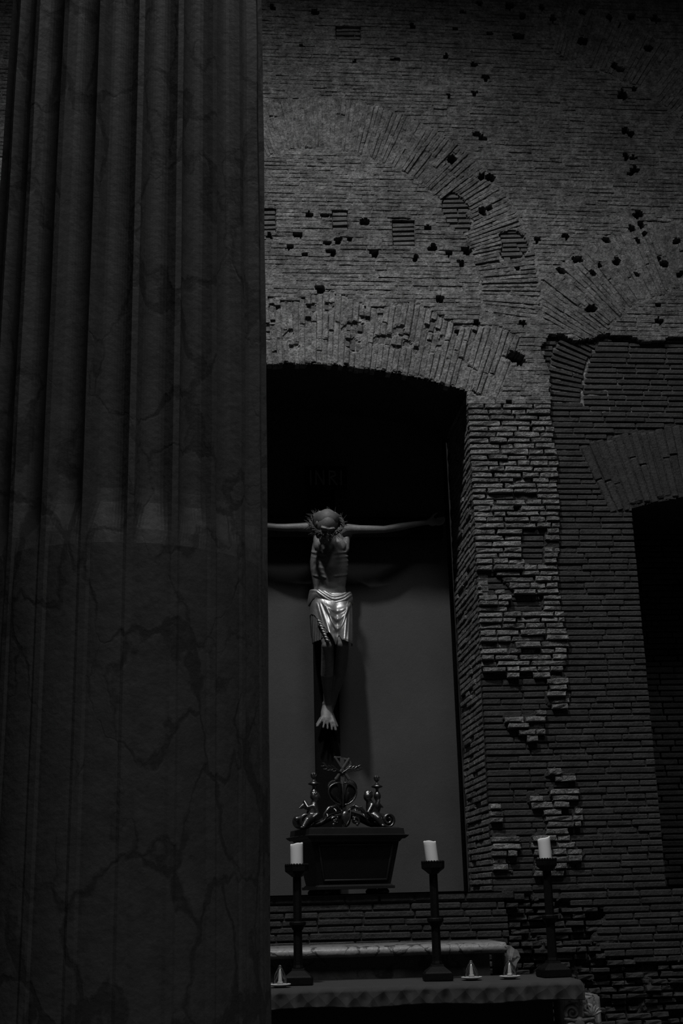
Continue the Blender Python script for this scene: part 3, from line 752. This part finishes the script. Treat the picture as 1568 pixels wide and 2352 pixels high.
# small glass lamps on saucers
def glass_lamp(px, lab, tall):
    p = P(px, 2257 if px < 700 else 2247, 8.36); yy = 8.25 if px < 700 else 8.36; root = empty('glass_lamp', (P(px, 2250, yy).x, yy, AZ+.0125)); root.scale = (1.3, 1.3, 1.35); tag(root, lab, 'lamp', 'small glass lamps on the altar')
    b = MB(); b.lathe([(.022, 0), (.030, .003), (.048, .009), (.0505, .013), (.049, .014), (.03, .007), (.01, .006)], 40); b.build('saucer', M['dish'], root, True)
    b = MB(); t = tall; out = [(.0335, .008), (.035, .014), (.033, .026), (.026, .048*t), (.016, .066*t), (.0075, .078*t), (.0065, .084*t), (.001, .086*t)]
    inn = [(.001, .082*t), (.0045, .078*t), (.013, .064*t), (.023, .046*t), (.030, .026), (.032, .014), (.031, .009)]
    b.lathe(out+inn, 28); g = b.build('glass_bell', M['glass'], root, True)
    b = MB(); b.lathe([(.013, .007), (.013, .020), (.0115, .024), (.011, .022), (.003, .022)], 20); b.build('tealight', M['dish'], root, True)
    b = MB(); b.lathe([(.0095, .020), (.0085, .040), (.0058, .058*t), (.0018, .070*t)], 7); b.build('glint_spike', M['wax'], root)  # white wax cone added to stand in for the bright glint inside the glass
glass_lamp(643, 'small clear glass lamp on a saucer beside the column edge', 1.1)
glass_lamp(1083, 'small clear glass lamp on a saucer nearest the middle candlestick', 1.0)
glass_lamp(1171, 'small clear glass lamp on a saucer below the broken marble end', 1.0)

# ------------------------------------------------------------------ crucifix
YC = 10.20
def fp(x, y, Y=YC): return P(x, y, Y)
cr = empty('crucifix', (.85, NB, ZS)); tag(cr, 'tall wooden crucifix with a carved thorn-crowned figure in a gilded loincloth', 'crucifix')
B0 = P(752, 1484, 10.38).x
rel(MB().box((.845, 10.445, (1.70+5.12)/2), (.20, .10, 5.12-1.70), bev=.006), cr).build('upright_beam', M['wood'], cr)
rel(MB().box((.845, 10.425, 4.63), (2.04, .08, .19), bev=.006), cr).build('crossbeam', M['wood'], cr)
tb = P(748, 1097, 10.36)
tbo = rel(MB().box((tb.x, 10.375, tb.z), (.36, .03, .21), bev=.005), cr).build('title_board', M['wood'], cr)
lt = MB()
def stroke(x0, z0, x1, z1):
    a = Vector((tb.x+x0, 10.357, tb.z+z0)); b = Vector((tb.x+x1, 10.357, tb.z+z1)); lt.tube([a, b], .008, 6)
H = .06
stroke(-.13, -H, -.13, H)
stroke(-.085, -H, -.085, H); stroke(-.085, H, -.02, -H); stroke(-.02, -H, -.02, H)
stroke(.03, -H, .03, H); stroke(.03, H, .075, H*.85); stroke(.075, H*.85, .08, .02); stroke(.08, .02, .03, 0); stroke(.045, 0, .09, -H)
stroke(.13, -H, .13, H)
let = rel(lt, cr).build('lettering', M['hair'], cr); let['label'] = 'raised letters INRI'
let.parent = tbo

def figure():
    b = MB()
    def ringe(px0, px1, y, yc, hd, n=28, e=1.0):
        A, B = fp(px0, y), fp(px1, y); cx = (A.x+B.x)/2; hw = (B.x-A.x)/2; z = (A.z+B.z)/2
        return [Vector((cx+hw*math.cos(2*math.pi*k/n), yc+hd*math.sin(2*math.pi*k/n), z)) for k in range(n)]
    rows = [(738,776,1206,10.29,.05),(724,792,1213,10.295,.072),(718,797,1222,10.295,.080),(719,796,1240,10.29,.090),(716,799,1262,10.285,.100),(713,801,1285,10.28,.106),(714,801,1305,10.275,.104),(718,798,1325,10.28,.092),(722,795,1345,10.28,.082),(720,798,1362,10.27,.088),(715,804,1385,10.255,.10),(718,804,1405,10.25,.10),(730,795,1420,10.24,.08)]
    b.loft([ringe(*r) for r in rows])
    # pectorals, belly, ribs
    for px in (737, 778): b.ball(fp(px, 1252, 10.215), (.060, .025, .058))
    b.ball(fp(758, 1348, 10.22), (.072, .03, .08))
    for s in (-1, 1):
        for k in range(6):
            y = 1266+k*10.5; c = 757; pts = []
            for t in np.linspace(.15, 1.0, 9):
                th = R_(90*t); hw = 41.8-.10*max(0, k-3)*8; x = c+s*hw*math.sin(th); yy = y+(10*(1-t) if s < 0 else 6*(1-t))
                dep = .105 if k < 4 else .096
                p = fp(x, yy, 10.28-dep*math.cos(th)*.99); pts.append(p)
            b.tube(pts, [.004]+[.0078]*7+[.004], 8)
    # neck, head hanging forward
    sh = fp(757, 1212); b.tube([fp(757, 1224, 10.29), fp(755, 1211, 10.20), fp(752, 1203, 10.10)], [.062, .050, .048], 14)
    hc = fp(750, 1205, 10.00)
    rot = Matrix.Rotation(R_(58), 3, 'X') @ Matrix.Rotation(R_(6), 3, 'Y')
    def H(v): return hc + rot @ Vector(v)
    b.ball(hc, (.080, .098, .112), rot=rot, nu=24, nv=16)
    b.ball(H((0, -.03, -.055)), (.062, .066, .075), rot=rot)             # jaw
    b.tube([H((0, -.098, .022)), H((0, -.112, -.01)), H((0, -.120, -.028))], [.010, .013, .017], 8)   # nose
    b.tube([H((-.055, -.080, .036)), H((-.03, -.094, .042)), H((0, -.096, .036)), H((.03, -.094, .042)), H((.055, -.080, .036))], .0075, 8)  # brow
    for s in (-1, 1):
        b.ball(H((s*.030, -.088, .016)), (.014, .010, .009), rot=rot)    # closed eyes
        b.ball(H((s*.040, -.075, -.02)), (.022, .018, .022), rot=rot)    # cheekbones
        b.ball(H((s*.082, .005, -.005)), (.010, .022, .032), rot=rot)    # ears
    b.tube([H((-.022, -.094, -.052)), H((0, -.100, -.050)), H((.022, -.094, -.052))], .008, 8)        # mouth
    # arms
    LA = [fp(733, 1222, 10.28), fp(716, 1211, 10.24), fp(690, 1211, 10.23), fp(655, 1212, 10.24), fp(635, 1211, 10.25), fp(600, 1208, 10.28), fp(560, 1206, 10.32), fp(535, 1206, 10.34)]
    RA = [fp(782, 1224, 10.28), fp(800, 1215, 10.24), fp(826, 1216, 10.23), fp(862, 1216, 10.24), fp(882, 1216, 10.25), fp(918, 1210, 10.28), fp(958, 1203, 10.32), fp(980, 1200, 10.34)]
    for A in (LA, RA): b.tube(A, [.052, .045, .036, .033, .030, .032, .024, .021], 14)
    # ridge from armpit to chest
    b.tube([fp(728, 1258, 10.25), fp(726, 1236, 10.26), fp(716, 1218, 10.27)], [.03, .028, .026], 10)
    b.tube([fp(794, 1262, 10.25), fp(796, 1238, 10.26), fp(806, 1220, 10.27)], [.03, .028, .026], 10)
    # hands: palm and five fingers
    for A, s in ((LA, -1), (RA, 1)):
        w_ = A[-1]; palm = w_+Vector((s*.045, -.004, .006)); b.ball(palm, (.052, .016, .040))
        for k, (dz, ln) in enumerate(((.027, .060), (.010, .070), (-.009, .066), (-.026, .052))):
            a = palm+Vector((s*.040, 0, dz)); b.tube([a, a+Vector((s*ln*.45, -.012, dz*.15)), a+Vector((s*ln*.80, -.032, dz*.1)), a+Vector((s*ln*.88, -.05, 0))], [.0095, .009, .008, .0065], 8)
        a = palm+Vector((-s*.005, -.005, .034)); b.tube([a, a+Vector((s*.022, -.014, .024)), a+Vector((s*.045, -.020, .036))], [.011, .010, .008], 8)
    # legs
    b.tube([fp(738, 1395, 10.24), fp(744, 1435, 10.15), fp(752, 1476, 10.05)], [.08, .062, .048], 16)
    b.tube([fp(782, 1395, 10.24), fp(784, 1435, 10.15), fp(787, 1474, 10.06)], [.08, .062, .049], 16)
    b.ball(fp(752, 1482, 10.045), .046); b.ball(fp(787, 1480, 10.055), .046)
    b.tube([fp(752, 1482, 10.06), fp(752, 1515, 10.13), fp(751, 1550, 10.20), fp(752, 1590, 10.31), fp(752, 1618, 10.36)], [.050, .052, .052, .036, .034], 14)
    b.tube([fp(787, 1482, 10.07), fp(785, 1515, 10.16), fp(780, 1550, 10.24), fp(768, 1590, 10.34), fp(760, 1620, 10.385)], [.050, .052, .050, .036, .034], 14)
    # feet crossed, toes spread
    b.ball(fp(744, 1616, 10.35), .017); b.ball(fp(762, 1618, 10.36), .016)
    b.tube([fp(752, 1615, 10.37), fp(750, 1636, 10.33), fp(750, 1652, 10.30)], [.036, .044, .046], 14, flat=(.62, 1.1))
    for x0_, x1_, y1_, r in ((741, 728, 1668, .0135), (747, 742, 1671, .0105), (752, 752, 1674, .0105), (757, 762, 1676, .0105), (762, 771, 1677, .0125)):
        b.tube([fp(x0_, 1646, 10.30), fp((x0_+x1_)/2, 1659, 10.275), fp(x1_, y1_, 10.265)], [r*1.15, r*.95, r*.9], 8)
    b.tube([fp(760, 1618, 10.385), fp(752, 1642, 10.36), fp(738, 1656, 10.34), fp(729, 1664, 10.33)], [.034, .040, .030, .016], 12, flat=(.62, 1))
    b.tube([fp(758, 1640, 10.36), fp(766, 1656, 10.34), fp(774, 1668, 10.33)], [.03, .022, .012], 10)
    me = weld(b.mesh('figure'), .0062, 2)
    for v in me.vertices: v.co -= cr.location
    fig = link('figure', me, M['polychrome'], cr); fig['label'] = 'carved slender figure with outstretched arms and hanging head'
    # hair and beard
    hb = MB()
    for s in (-1, 1):
        for k in range(9):
            t = k/8; x = s*(.05+.034*math.sin(t*math.pi/2)); y = -.012+.085*t
            hb.tube([H((x*.75, y, .085-.02*t)), H((x*1.06, y*1.02, .03)), H((x*1.13, y-.01, -.05)), H((x*1.06+s*.004*math.sin(k*2), y-.02, -.085)), H((x*1.0, y-.03, -.115-.012*math.sin(k)))], [.012, .015, .015, .013, .005], 7)
    hb.ball(H((0, .022, .038)), (.083, .088, .085), rot=rot)
    for k in range(7):
        x = -.042+.014*k; hb.tube([H((x, -.082+abs(x)*.4, -.075)), H((x*.9, -.088+abs(x)*.3, -.105)), H((x*.6, -.082, -.135-.01*math.cos(k)))], [.012, .013, .004], 7)
    for v in range(len(hb.v)): hb.v[v] = tuple(Vector(hb.v[v])-cr.location)
    h = hb.build('hair', M['hair'], cr, True); h.parent = fig; h['label'] = 'dark carved hair and beard'
    # crown of thorns: twisted twigs with spikes
    tc = MB()
    crot = Matrix.Rotation(R_(66), 3, 'X') @ Matrix.Rotation(R_(-4), 3, 'Z'); cc = hc+Vector((0, .004, .012))
    def K(v): return cc + crot @ Vector(v)
    for q in range(6):
        pts = []
        for i in range(49):
            a = 2*math.pi*i/48; wv = a*(5+q % 3)+q*1.3
            pts.append(K(((.130+.014*math.cos(wv))*math.cos(a), (.116+.014*math.cos(wv))*math.sin(a), .018*math.sin(wv))))
        tc.tube(pts, .0048, 6, cap=False)
    for k in range(84):
        a = random.uniform(0, 2*math.pi); p = Vector((.130*math.cos(a), .116*math.sin(a), random.uniform(-.02, .02)))
        d = Vector((math.cos(a)+random.uniform(-.8, .8), math.sin(a)+random.uniform(-.8, .8), random.uniform(-.6, .9))).normalized()*random.uniform(.03, .075)
        tc.tube([K(p), K(p+d)], [.0040, .0008], 5, cap=False)
    for v in range(len(tc.v)): tc.v[v] = tuple(Vector(tc.v[v])-cr.location)
    t_ = tc.build('crown_of_thorns', M['thorn'], cr); t_.parent = fig
    return fig
fig = figure()

def loincloth():
    nth, nt_ = 260, 120
    def layer(name, xs, ys, hw0, off, material, folds, lab=None):
        v = []; f = []
        for it in range(nt_+1):
            t = it/nt_
            for i in range(nth):
                a = 2*math.pi*i/nth; s_, c_ = math.sin(a), math.cos(a)      # c_ > 0 : front
                px = 760+hw0*s_
                yb = float(np.interp(px, xs, ys)) if c_ > -.1 else 1462
                ytop = 1376-3*c_+4*abs(s_); y = ytop+(yb-ytop)*t
                k = min(1, max(0, (y-1380)/100))
                px = 760+2*k+(hw0+1.5*math.sin(k*math.pi)-2.0*k)*s_
                yy = (10.25-.070*k)-(.112+.012*k-off)*math.copysign(abs(c_)**.72, c_)
                if c_ > 0:
                    yy -= (.10 if name == 'shade_toned_lining' else .092)*k*(math.exp(-((px-751)/14)**2)+math.exp(-((px-789)/15)**2))
                    yy += .030*k*math.exp(-((px-771)/6.5)**2)
                    yy -= folds(px, y, s_)
                else: yy += .006*math.sin(a*16)
                p = fp(px, y, YC); v.append(Vector((p.x, yy, p.z))-cr.location)
        for j in range(nt_):
            for i in range(nth): kk = (i+1) % nth; f.append((j*nth+i, (j+1)*nth+i, (j+1)*nth+kk, j*nth+kk))
        o = link(name, pyd(name, v, f, True), M[material], fig)
        sm = o.modifiers.new('s', 'SOLIDIFY'); sm.thickness = .005; sm.offset = 1
        if lab: o['label'] = lab
        return o
    def sw(x, a, b): x = min(1, max(0, (x-a)/(b-a))); return x*x*(3-2*x)
    def folds(px, y, s_):
        # three swags hanging between two gathering points, long pleats towards the knees outside them
        d = 0.0
        for low, half, amp in ((1410, 35, .016), (1430, 32, .020), (1453, 26, .020)):
            u = (px-771)/half
            if abs(u) < 1.25:
                yc = low-(low-1388)*min(1.3, abs(u)**2.1); q = (y-yc)/(5.0+1.0*(1-min(1, abs(u))))
                d += amp*math.exp(-q*q)*(1-sw(abs(u), .5, 1.15))
        for x0, y0, x1, y1, amp in ((733, 1388, 757, 1488, .010), (727, 1388, 741, 1450, .006), (797, 1392, 783, 1484, .010), (801, 1392, 793, 1486, .012), (806, 1392, 803, 1486, .010)):
            t = (y-y0)/(y1-y0)
            if -.05 < t < 1.05:
                q = (px-(x0+(x1-x0)*t))/2.6; d += amp*math.exp(-q*q)*sw(t, -.05, .15)
        return d
    layer('shade_toned_lining', [700, 712, 730, 745, 752, 764, 774, 815], [1468, 1480, 1478, 1466, 1464, 1476, 1440, 1430], 46.0, -.002, 'thorn', lambda px, y, s_: .006*math.sin(px*1.3+y*.05), 'under-layer of the cloth, its shade put into a darker colour')  # same gilt cloth hanging in shade; the shade is put into a darker material
    layer('loincloth', [700, 716, 722, 740, 764, 769, 774, 780, 792, 806, 815], [1412, 1413, 1418, 1450, 1492, 1474, 1468, 1482, 1487, 1485, 1478], 47.0, -.014, 'gilt', folds, 'gilded loincloth with deep swinging folds')
    v = []; f = []; nt2 = 60
    for it in range(nt2+1):
        t = it/nt2
        for i in range(nth):
            a = 2*math.pi*i/nth; s_, c_ = math.sin(a), math.cos(a)
            x01 = (s_+1)/2
            top = 1354+(np.interp(x01, [0, .18, .5, .8, 1], [0, 4, 13, 12, 6]) if c_ > 0 else 4)
            bot = 1380+(np.interp(x01, [0, .08, .16, .5, .8, 1], [10, -2, -6, 13, 15, 6]) if c_ > 0 else 6)
            y = top+(bot-top)*t; px = 759.5+(46+3*math.sin(t*math.pi*.75)+1.5*t)*s_
            hd = .112+.016*math.sin(t*math.pi*.85)
            yy = 10.25-hd*math.copysign(abs(c_)**.75, c_)
            if c_ > 0:
                for low, amp in ((8, .005), (15, .006), (22, .007)):
                    u = (px-768)/34; yc = top+low-13*min(1.4, abs(u)**1.6); q = (y-yc)/2.4; yy -= amp*math.exp(-q*q)
            p = fp(px, y, YC); v.append(Vector((p.x, yy, p.z))-cr.location)
    for j in range(nt2):
        for i in range(nth): kk = (i+1) % nth; f.append((j*nth+i, (j+1)*nth+i, (j+1)*nth+kk, j*nth+kk))
    o2 = link('waistband', pyd('waistband', v, f, True), M['gilt'], fig)
    sm = o2.modifiers.new('s', 'SOLIDIFY'); sm.thickness = .008; sm.offset = 1
    hb = MB()
    for k in range(8):
        t = k/7; hb.ball(fp(733+t*19, 1427+t*44, 10.065-.08*t), (.021, .017, .0115), rot=Matrix.Rotation(R_(35), 3, 'Y'))
    for q in range(len(hb.v)): hb.v[q] = tuple(Vector(hb.v[q])-cr.location)
    hb.build('curled_hem', M['gilt'], fig, True)
loincloth()

# ------------------------------------------------------------------ reliquary casket
def reliquary():
    ang = R_(17); base = P(800, 2052, 9.95); root = empty('reliquary_casket', (base.x, 9.95, ZS+.004), ang)
    tag(root, 'black wooden reliquary casket crowned with gilded cherubs and a monogram, on the niche ledge', 'reliquary')
    s = 1/298.0; D = .36
    def tap(w0, w1, d0, d1, z0, z1, b=None, c=0):
        b = b or MB(); v = []
        for w_, d_, z_ in ((w0, d0, z0), (w1, d1, z1)): v += [(-w_/2, -d_/2, z_), (w_/2, -d_/2, z_), (w_/2, d_/2, z_), (-w_/2, d_/2, z_)]
        return b.add(v, [(3,2,1,0),(4,5,6,7),(0,1,5,4),(1,2,6,5),(2,3,7,6),(3,0,4,7)])
    for sx in (-1, 1):
        for sy in (-1, 1):
            b = MB(); b.lathe([(.03, 0), (.048, .008), (.05, .02), (.04, .034), (.03, .04)], 16, c=(sx*.235, sy*.10, 0)); b.build('foot', M['ebony'], root, True)
    b = tap(.62, .62, .32, .32, .038, .058); tap(.60, .58, .30, .29, .058, .070, b); b.build('base_board', M['mould'], root)
    tap(.57, .70, .28, .34, .070, .375).build('body', M['ebony'], root)
    # raised frame on the sloping front, each rail its own piece
    def on_front(x01, t): w_ = .57+.13*t; d_ = .28+.06*t; return Vector((w_*(x01-.5), -d_/2, .070+.305*t))
    for n_, (a, b_) in {'bottom': ((.07, .10), (.93, .10)), 'top': ((.07, .93), (.93, .93)), 'l': ((.07, .10), (.07, .93)), 'r': ((.93, .10), (.93, .93))}.items():
        A, B = on_front(*a), on_front(*b_); fr = MB(); fr.tube([A+Vector((0, -.002, 0)), B+Vector((0, -.002, 0))], .009, 8); fr.build('panel_rail', M['mould'], root, True)
    w_ = .57; tp = MB(); q = [on_front(.09, .12), on_front(.91, .12), on_front(.91, .91), on_front(.09, .91)]; tp.add([p+Vector((0, -.003, 0)) for p in q]+[p+Vector((0, .004, 0)) for p in q], [(0, 1, 2, 3), (0, 4, 5, 1), (1, 5, 6, 2), (2, 6, 7, 3), (3, 7, 4, 0)]); tp.build('panel', M['ebony'], root)
    b = MB()
    for z0, z1, w0, w1 in ((.375, .395, .71, .74), (.395, .407, .77, .80), (.407, .420, .80, .82), (.420, .428, .80, .77)): tap(w0, w1, w0-.36, w1-.36, z0, z1, b)
    b.build('cornice', M['mould'], root)
    b = tap(.77, .76, .41, .40, .428, .470); tap(.74, .70, .38, .34, .470, .480, b); b.build('lid', M['mould'], root)
    # ornament plane: local x across, z up, y forward = negative
    ZT = .48
    def L(px, py, y=-.06): return Vector((((px-800)*s+y*math.sin(ang))/math.cos(ang), y, ZT+(1903-py)*s))
    # curved pediment behind the cherubs
    b = MB(); pts = [L(712, 1900), L(735, 1893), L(760, 1880), L(793, 1872), L(826, 1880), L(850, 1893), L(872, 1900)]
    b.tube(pts, [.02, .022, .026, .03, .026, .022, .02], 10, flat=(2.0, 1)); b.build('pediment', M['mould'], root, True)
    for x, sg, nm in ((688, 1, 'l'), (893, -1, 'r')):
        b = MB(); c = L(x+sg*8, 1886, 0)
        sp = spiral(c, .012, .056, 1.7, 44, a0=R_(90 if sg > 0 else 90), sgn=sg)
        band = []
        for yy in (-.13, .0, .13): pass
        v = []; f = []
        for i, p in enumerate(sp):
            n_ = (p-c).normalized()*.007
            v += [p+n_+Vector((0, -.12, 0)), p+n_+Vector((0, .06, 0)), p-n_+Vector((0, .06, 0)), p-n_+Vector((0, -.12, 0))]
        for i in range(len(sp)-1):
            for k in range(4): kk = (k+1) % 4; f.append((4*i+k, 4*i+kk, 4*i+4+kk, 4*i+4+k))
        f += [(3, 2, 1, 0), tuple(4*(len(sp)-1)+k for k in range(4))]
        b.add(v, f); b.build('volute', M['bronze'], root, True)
    # cherubs
    def cherub(hx, hy, sg, nm):
        b = MB()
        hd_ = L(hx, hy, -.09)
        b.ball(hd_, (.034, .034, .037)); b.ball(hd_+Vector((sg*-.024, -.006, -.006)), (.010, .010, .009)); b.ball(hd_+Vector((-sg*.02, -.012, .008)), .009)
        b.ball(hd_+Vector((sg*.008, .006, .010)), (.036, .034, .032))
        for k in range(16):
            a = k*2.4; q = .2+.75*k/16; b.ball(hd_+Vector((sg*.008+.034*q*math.cos(a), .006+.032*q*math.sin(a), .012+.032*math.sqrt(max(0, 1-q*q)))), .0085, nu=10, nv=6)
        ch = L(hx+sg*7, hy+22, -.08); hip = L(hx+sg*11, hy+42, -.08)
        b.tube([hd_+Vector((sg*.008, 0, -.028)), ch, hip], [.022, .041, .046], 12)
        b.tube([ch+Vector((0, -.02, .015)), L(hx+sg*20, hy+22, -.10), L(hx+sg*26, hy+8, -.07)], [.020, .018, .014], 10)          # arm to the torch
        b.tube([ch+Vector((0, -.025, .01)), L(hx-sg*2, hy+36, -.12), L(hx+sg*8, hy+44, -.13)], [.020, .017, .014], 10)
        b.tube([hip+Vector((0, -.02, 0)), L(hx+sg*22, hy+50, -.13), L(hx+sg*30, hy+62, -.14)], [.035, .028, .019], 10)           # legs
        b.tube([hip, L(hx+sg*28, hy+44, -.07), L(hx+sg*44, hy+46, -.08)], [.035, .030, .022], 10)
        b.ball(L(hx+sg*33, hy+65, -.155), (.022, .014, .010)); b.tube([L(hx+sg*16, hy+24, -.04), L(hx+sg*28, hy+16, -.03), L(hx+sg*38, hy+22, -.03)], [.012, .016, .006], 8, flat=(.4, 1.4))
        me = weld(b.mesh('cherub'), .0045, 2); o = link('cherub', me, M['bronze'], root); o['label'] = 'small gilded cherub'
    cherub(848, 1835, 1, 'r'); cherub(728, 1838, -1, 'l')
    # torches the cherubs hold
    def torch(x, top, nm, sg):
        b = MB(); c = L(x, 1903, -.02); zt = lambda y: ZT+(1903-y)*s
        z0 = zt(top+70)
        pr_ = [(.012, zt(top+72)), (.018, zt(top+66)), (.030, zt(top+56)), (.020, zt(top+48)), (.014, zt(top+44)), (.026, zt(top+37)), (.029, zt(top+32)), (.022, zt(top+26)), (.010, zt(top+22)), (.012, zt(top+16)), (.042, zt(top+13)), (.044, zt(top+11)), (.026, zt(top+8)), (.012, zt(top+4)), (.006, zt(top+1))]
        b.lathe(pr_, 20, c=(c.x, c.y, 0)); o = b.build('torch_stand', M['bronze'], root, True)
        fl_ = MB()
        for k in range(7):
            a = k*.9; p = Vector((c.x, c.y, zt(top+2))); fl_.tube([p, p+Vector((.016*math.cos(a), .012*math.sin(a), .018)), p+Vector((.022*math.cos(a+.5), .014*math.sin(a), .036)), p+Vector((.010*math.cos(a), .008*math.sin(a), .048))], [.004, .005, .004, .002], 6)
        q = fl_.build('flame_finial', M['bronze'], o, True)
    torch(725, 1794, 'l', -1); torch(873, 1799, 'r', 1)
    # central shell shaped like two lobes
    b = MB()
    for sg in (-1, 1):
        cxl = 789+sg*17
        for k in range(9):
            t = k/8; a = R_(-100+t*200)
            pts = [L(789+sg*3, 1856, -.07), L(789+sg*(10+8*t), 1838-8*math.sin(t*3), -.085), L(cxl+sg*15*math.sin(t*1.9), 1818-17*math.cos(t*1.7), -.075)]
            b.tube(pts, [.010, .024, .012], 8)
    b.build('shell', M['ebony'], root, True)
    b = MB()
    for sg in (-1, 1):
        ar = [L(789+sg*(6+30*math.sin(R_(q))*(.55+.45*math.cos(R_(q*.5)))), 1805+ (1-math.cos(R_(q)))*24, -.10) for q in range(0, 181, 12)]
        b.tube(ar, [.0075]*len(ar), 8)
    b.tube([L(788, 1801, -.10), L(790, 1828, -.115), L(789, 1856, -.10)], [.005, .010, .007], 8)
    b.build('shell_border', M['bronze'], root, True)
    # cartouche with acanthus
    b = MB(); b.ball(L(795, 1884, -.11), (.040, .018, .060)); b.tube([L(785, 1866, -.125), L(786, 1884, -.13), L(795, 1900, -.125), L(804, 1884, -.13), L(806, 1866, -.125)], .005, 8)
    b.build('cartouche', M['bronze'], root, True)
    for sg in (-1, 1):
        b = MB()
        b.tube([L(793+sg*6, 1868, -.11), L(793+sg*22, 1857, -.12), L(793+sg*38, 1862, -.13), L(793+sg*48, 1875, -.13), L(793+sg*50, 1886, -.13)], [.008, .014, .016, .010, .004], 8)
        b.tube(spiral(L(793+sg*23, 1889, -.12), .006, .032, 1.25, 28, a0=R_(60), sgn=-sg), [.005+.005*i/28 for i in range(29)], 8)
        for k in range(6):
            p = L(793+sg*(14+k*6), 1862-3*math.sin(k)+k*1.5, -.13); d = Vector((sg*.3*math.cos(k*1.7), -.3, math.sin(k*2.1)+.6)).normalized()
            b.tube([p, p+d*.018, p+d*.034+Vector((sg*.010, 0, -.004))], [.006, .008, .002], 6, flat=(.5, 1.3))
        for k in range(4):
            p = L(793+sg*(18+k*3), 1882+k*5, -.14); b.ball(p, (.008+.004*(k % 2), .007, .012), nu=10, nv=6)
        for k in range(3):
            p = L(793+sg*(8+k*4), 1850-k*3, -.10); b.tube([p, p+Vector((sg*.012, -.01, .025))], [.006, .002], 6)
        b.build('acanthus_scroll', M['bronze'], root, True)
    # chi-rho monogram with palm branches
    b = MB()
    b.box(L(790, 1777, -.07), (.032, .014, .195)); 
    rr = [L(791+19*math.sin(R_(q)), 1762-11*math.cos(R_(q)), -.07) for q in range(0, 181, 15)]
    b.tube(rr, [.011]*len(rr), 8, flat=(.6, 1)); b.box(L(781, 1747, -.07), (.045, .012, .012))
    for sx in (-1, 1):
        A, B = L(790-sx*16, 1748+ (0 if sx > 0 else 3), -.078), L(790+sx*15, 1796, -.078); b.tube([A, A.lerp(B, .5), B], [.010, .010, .013], 8, flat=(.6, 1))
    mono = b.build('monogram', M['thorn'], root); mono['label'] = 'chi and rho monogram'
    for sg in (-1, 1):
        b = MB(); st = [L(789, 1783, -.085), L(789+sg*15, 1773, -.09), L(789+sg*30, 1774, -.09), L(789+sg*42, 1768 if sg > 0 else 1760, -.09)]
        b.tube(st, [.005, .006, .005, .002], 6)
        for k in range(9):
            t = .25+.08*k; i = min(2, int(t*3)); p = st[i].lerp(st[i+1], t*3-i); up_ = 1 if k % 2 else -1
            b.tube([p, p+Vector((sg*.016, -.004, up_*.014)), p+Vector((sg*.036, -.004, up_*.018+.006))], [.004, .006, .0015], 6, flat=(.5, 1.2))
        b.build('palm_branch', M['bronze'], root, True)
    bk = MB(); bk.tube([L(789, 1860, .0), L(790, 1800, -.05)], .008, 8); bk.build('stem', M['bronze'], root, True)
reliquary()
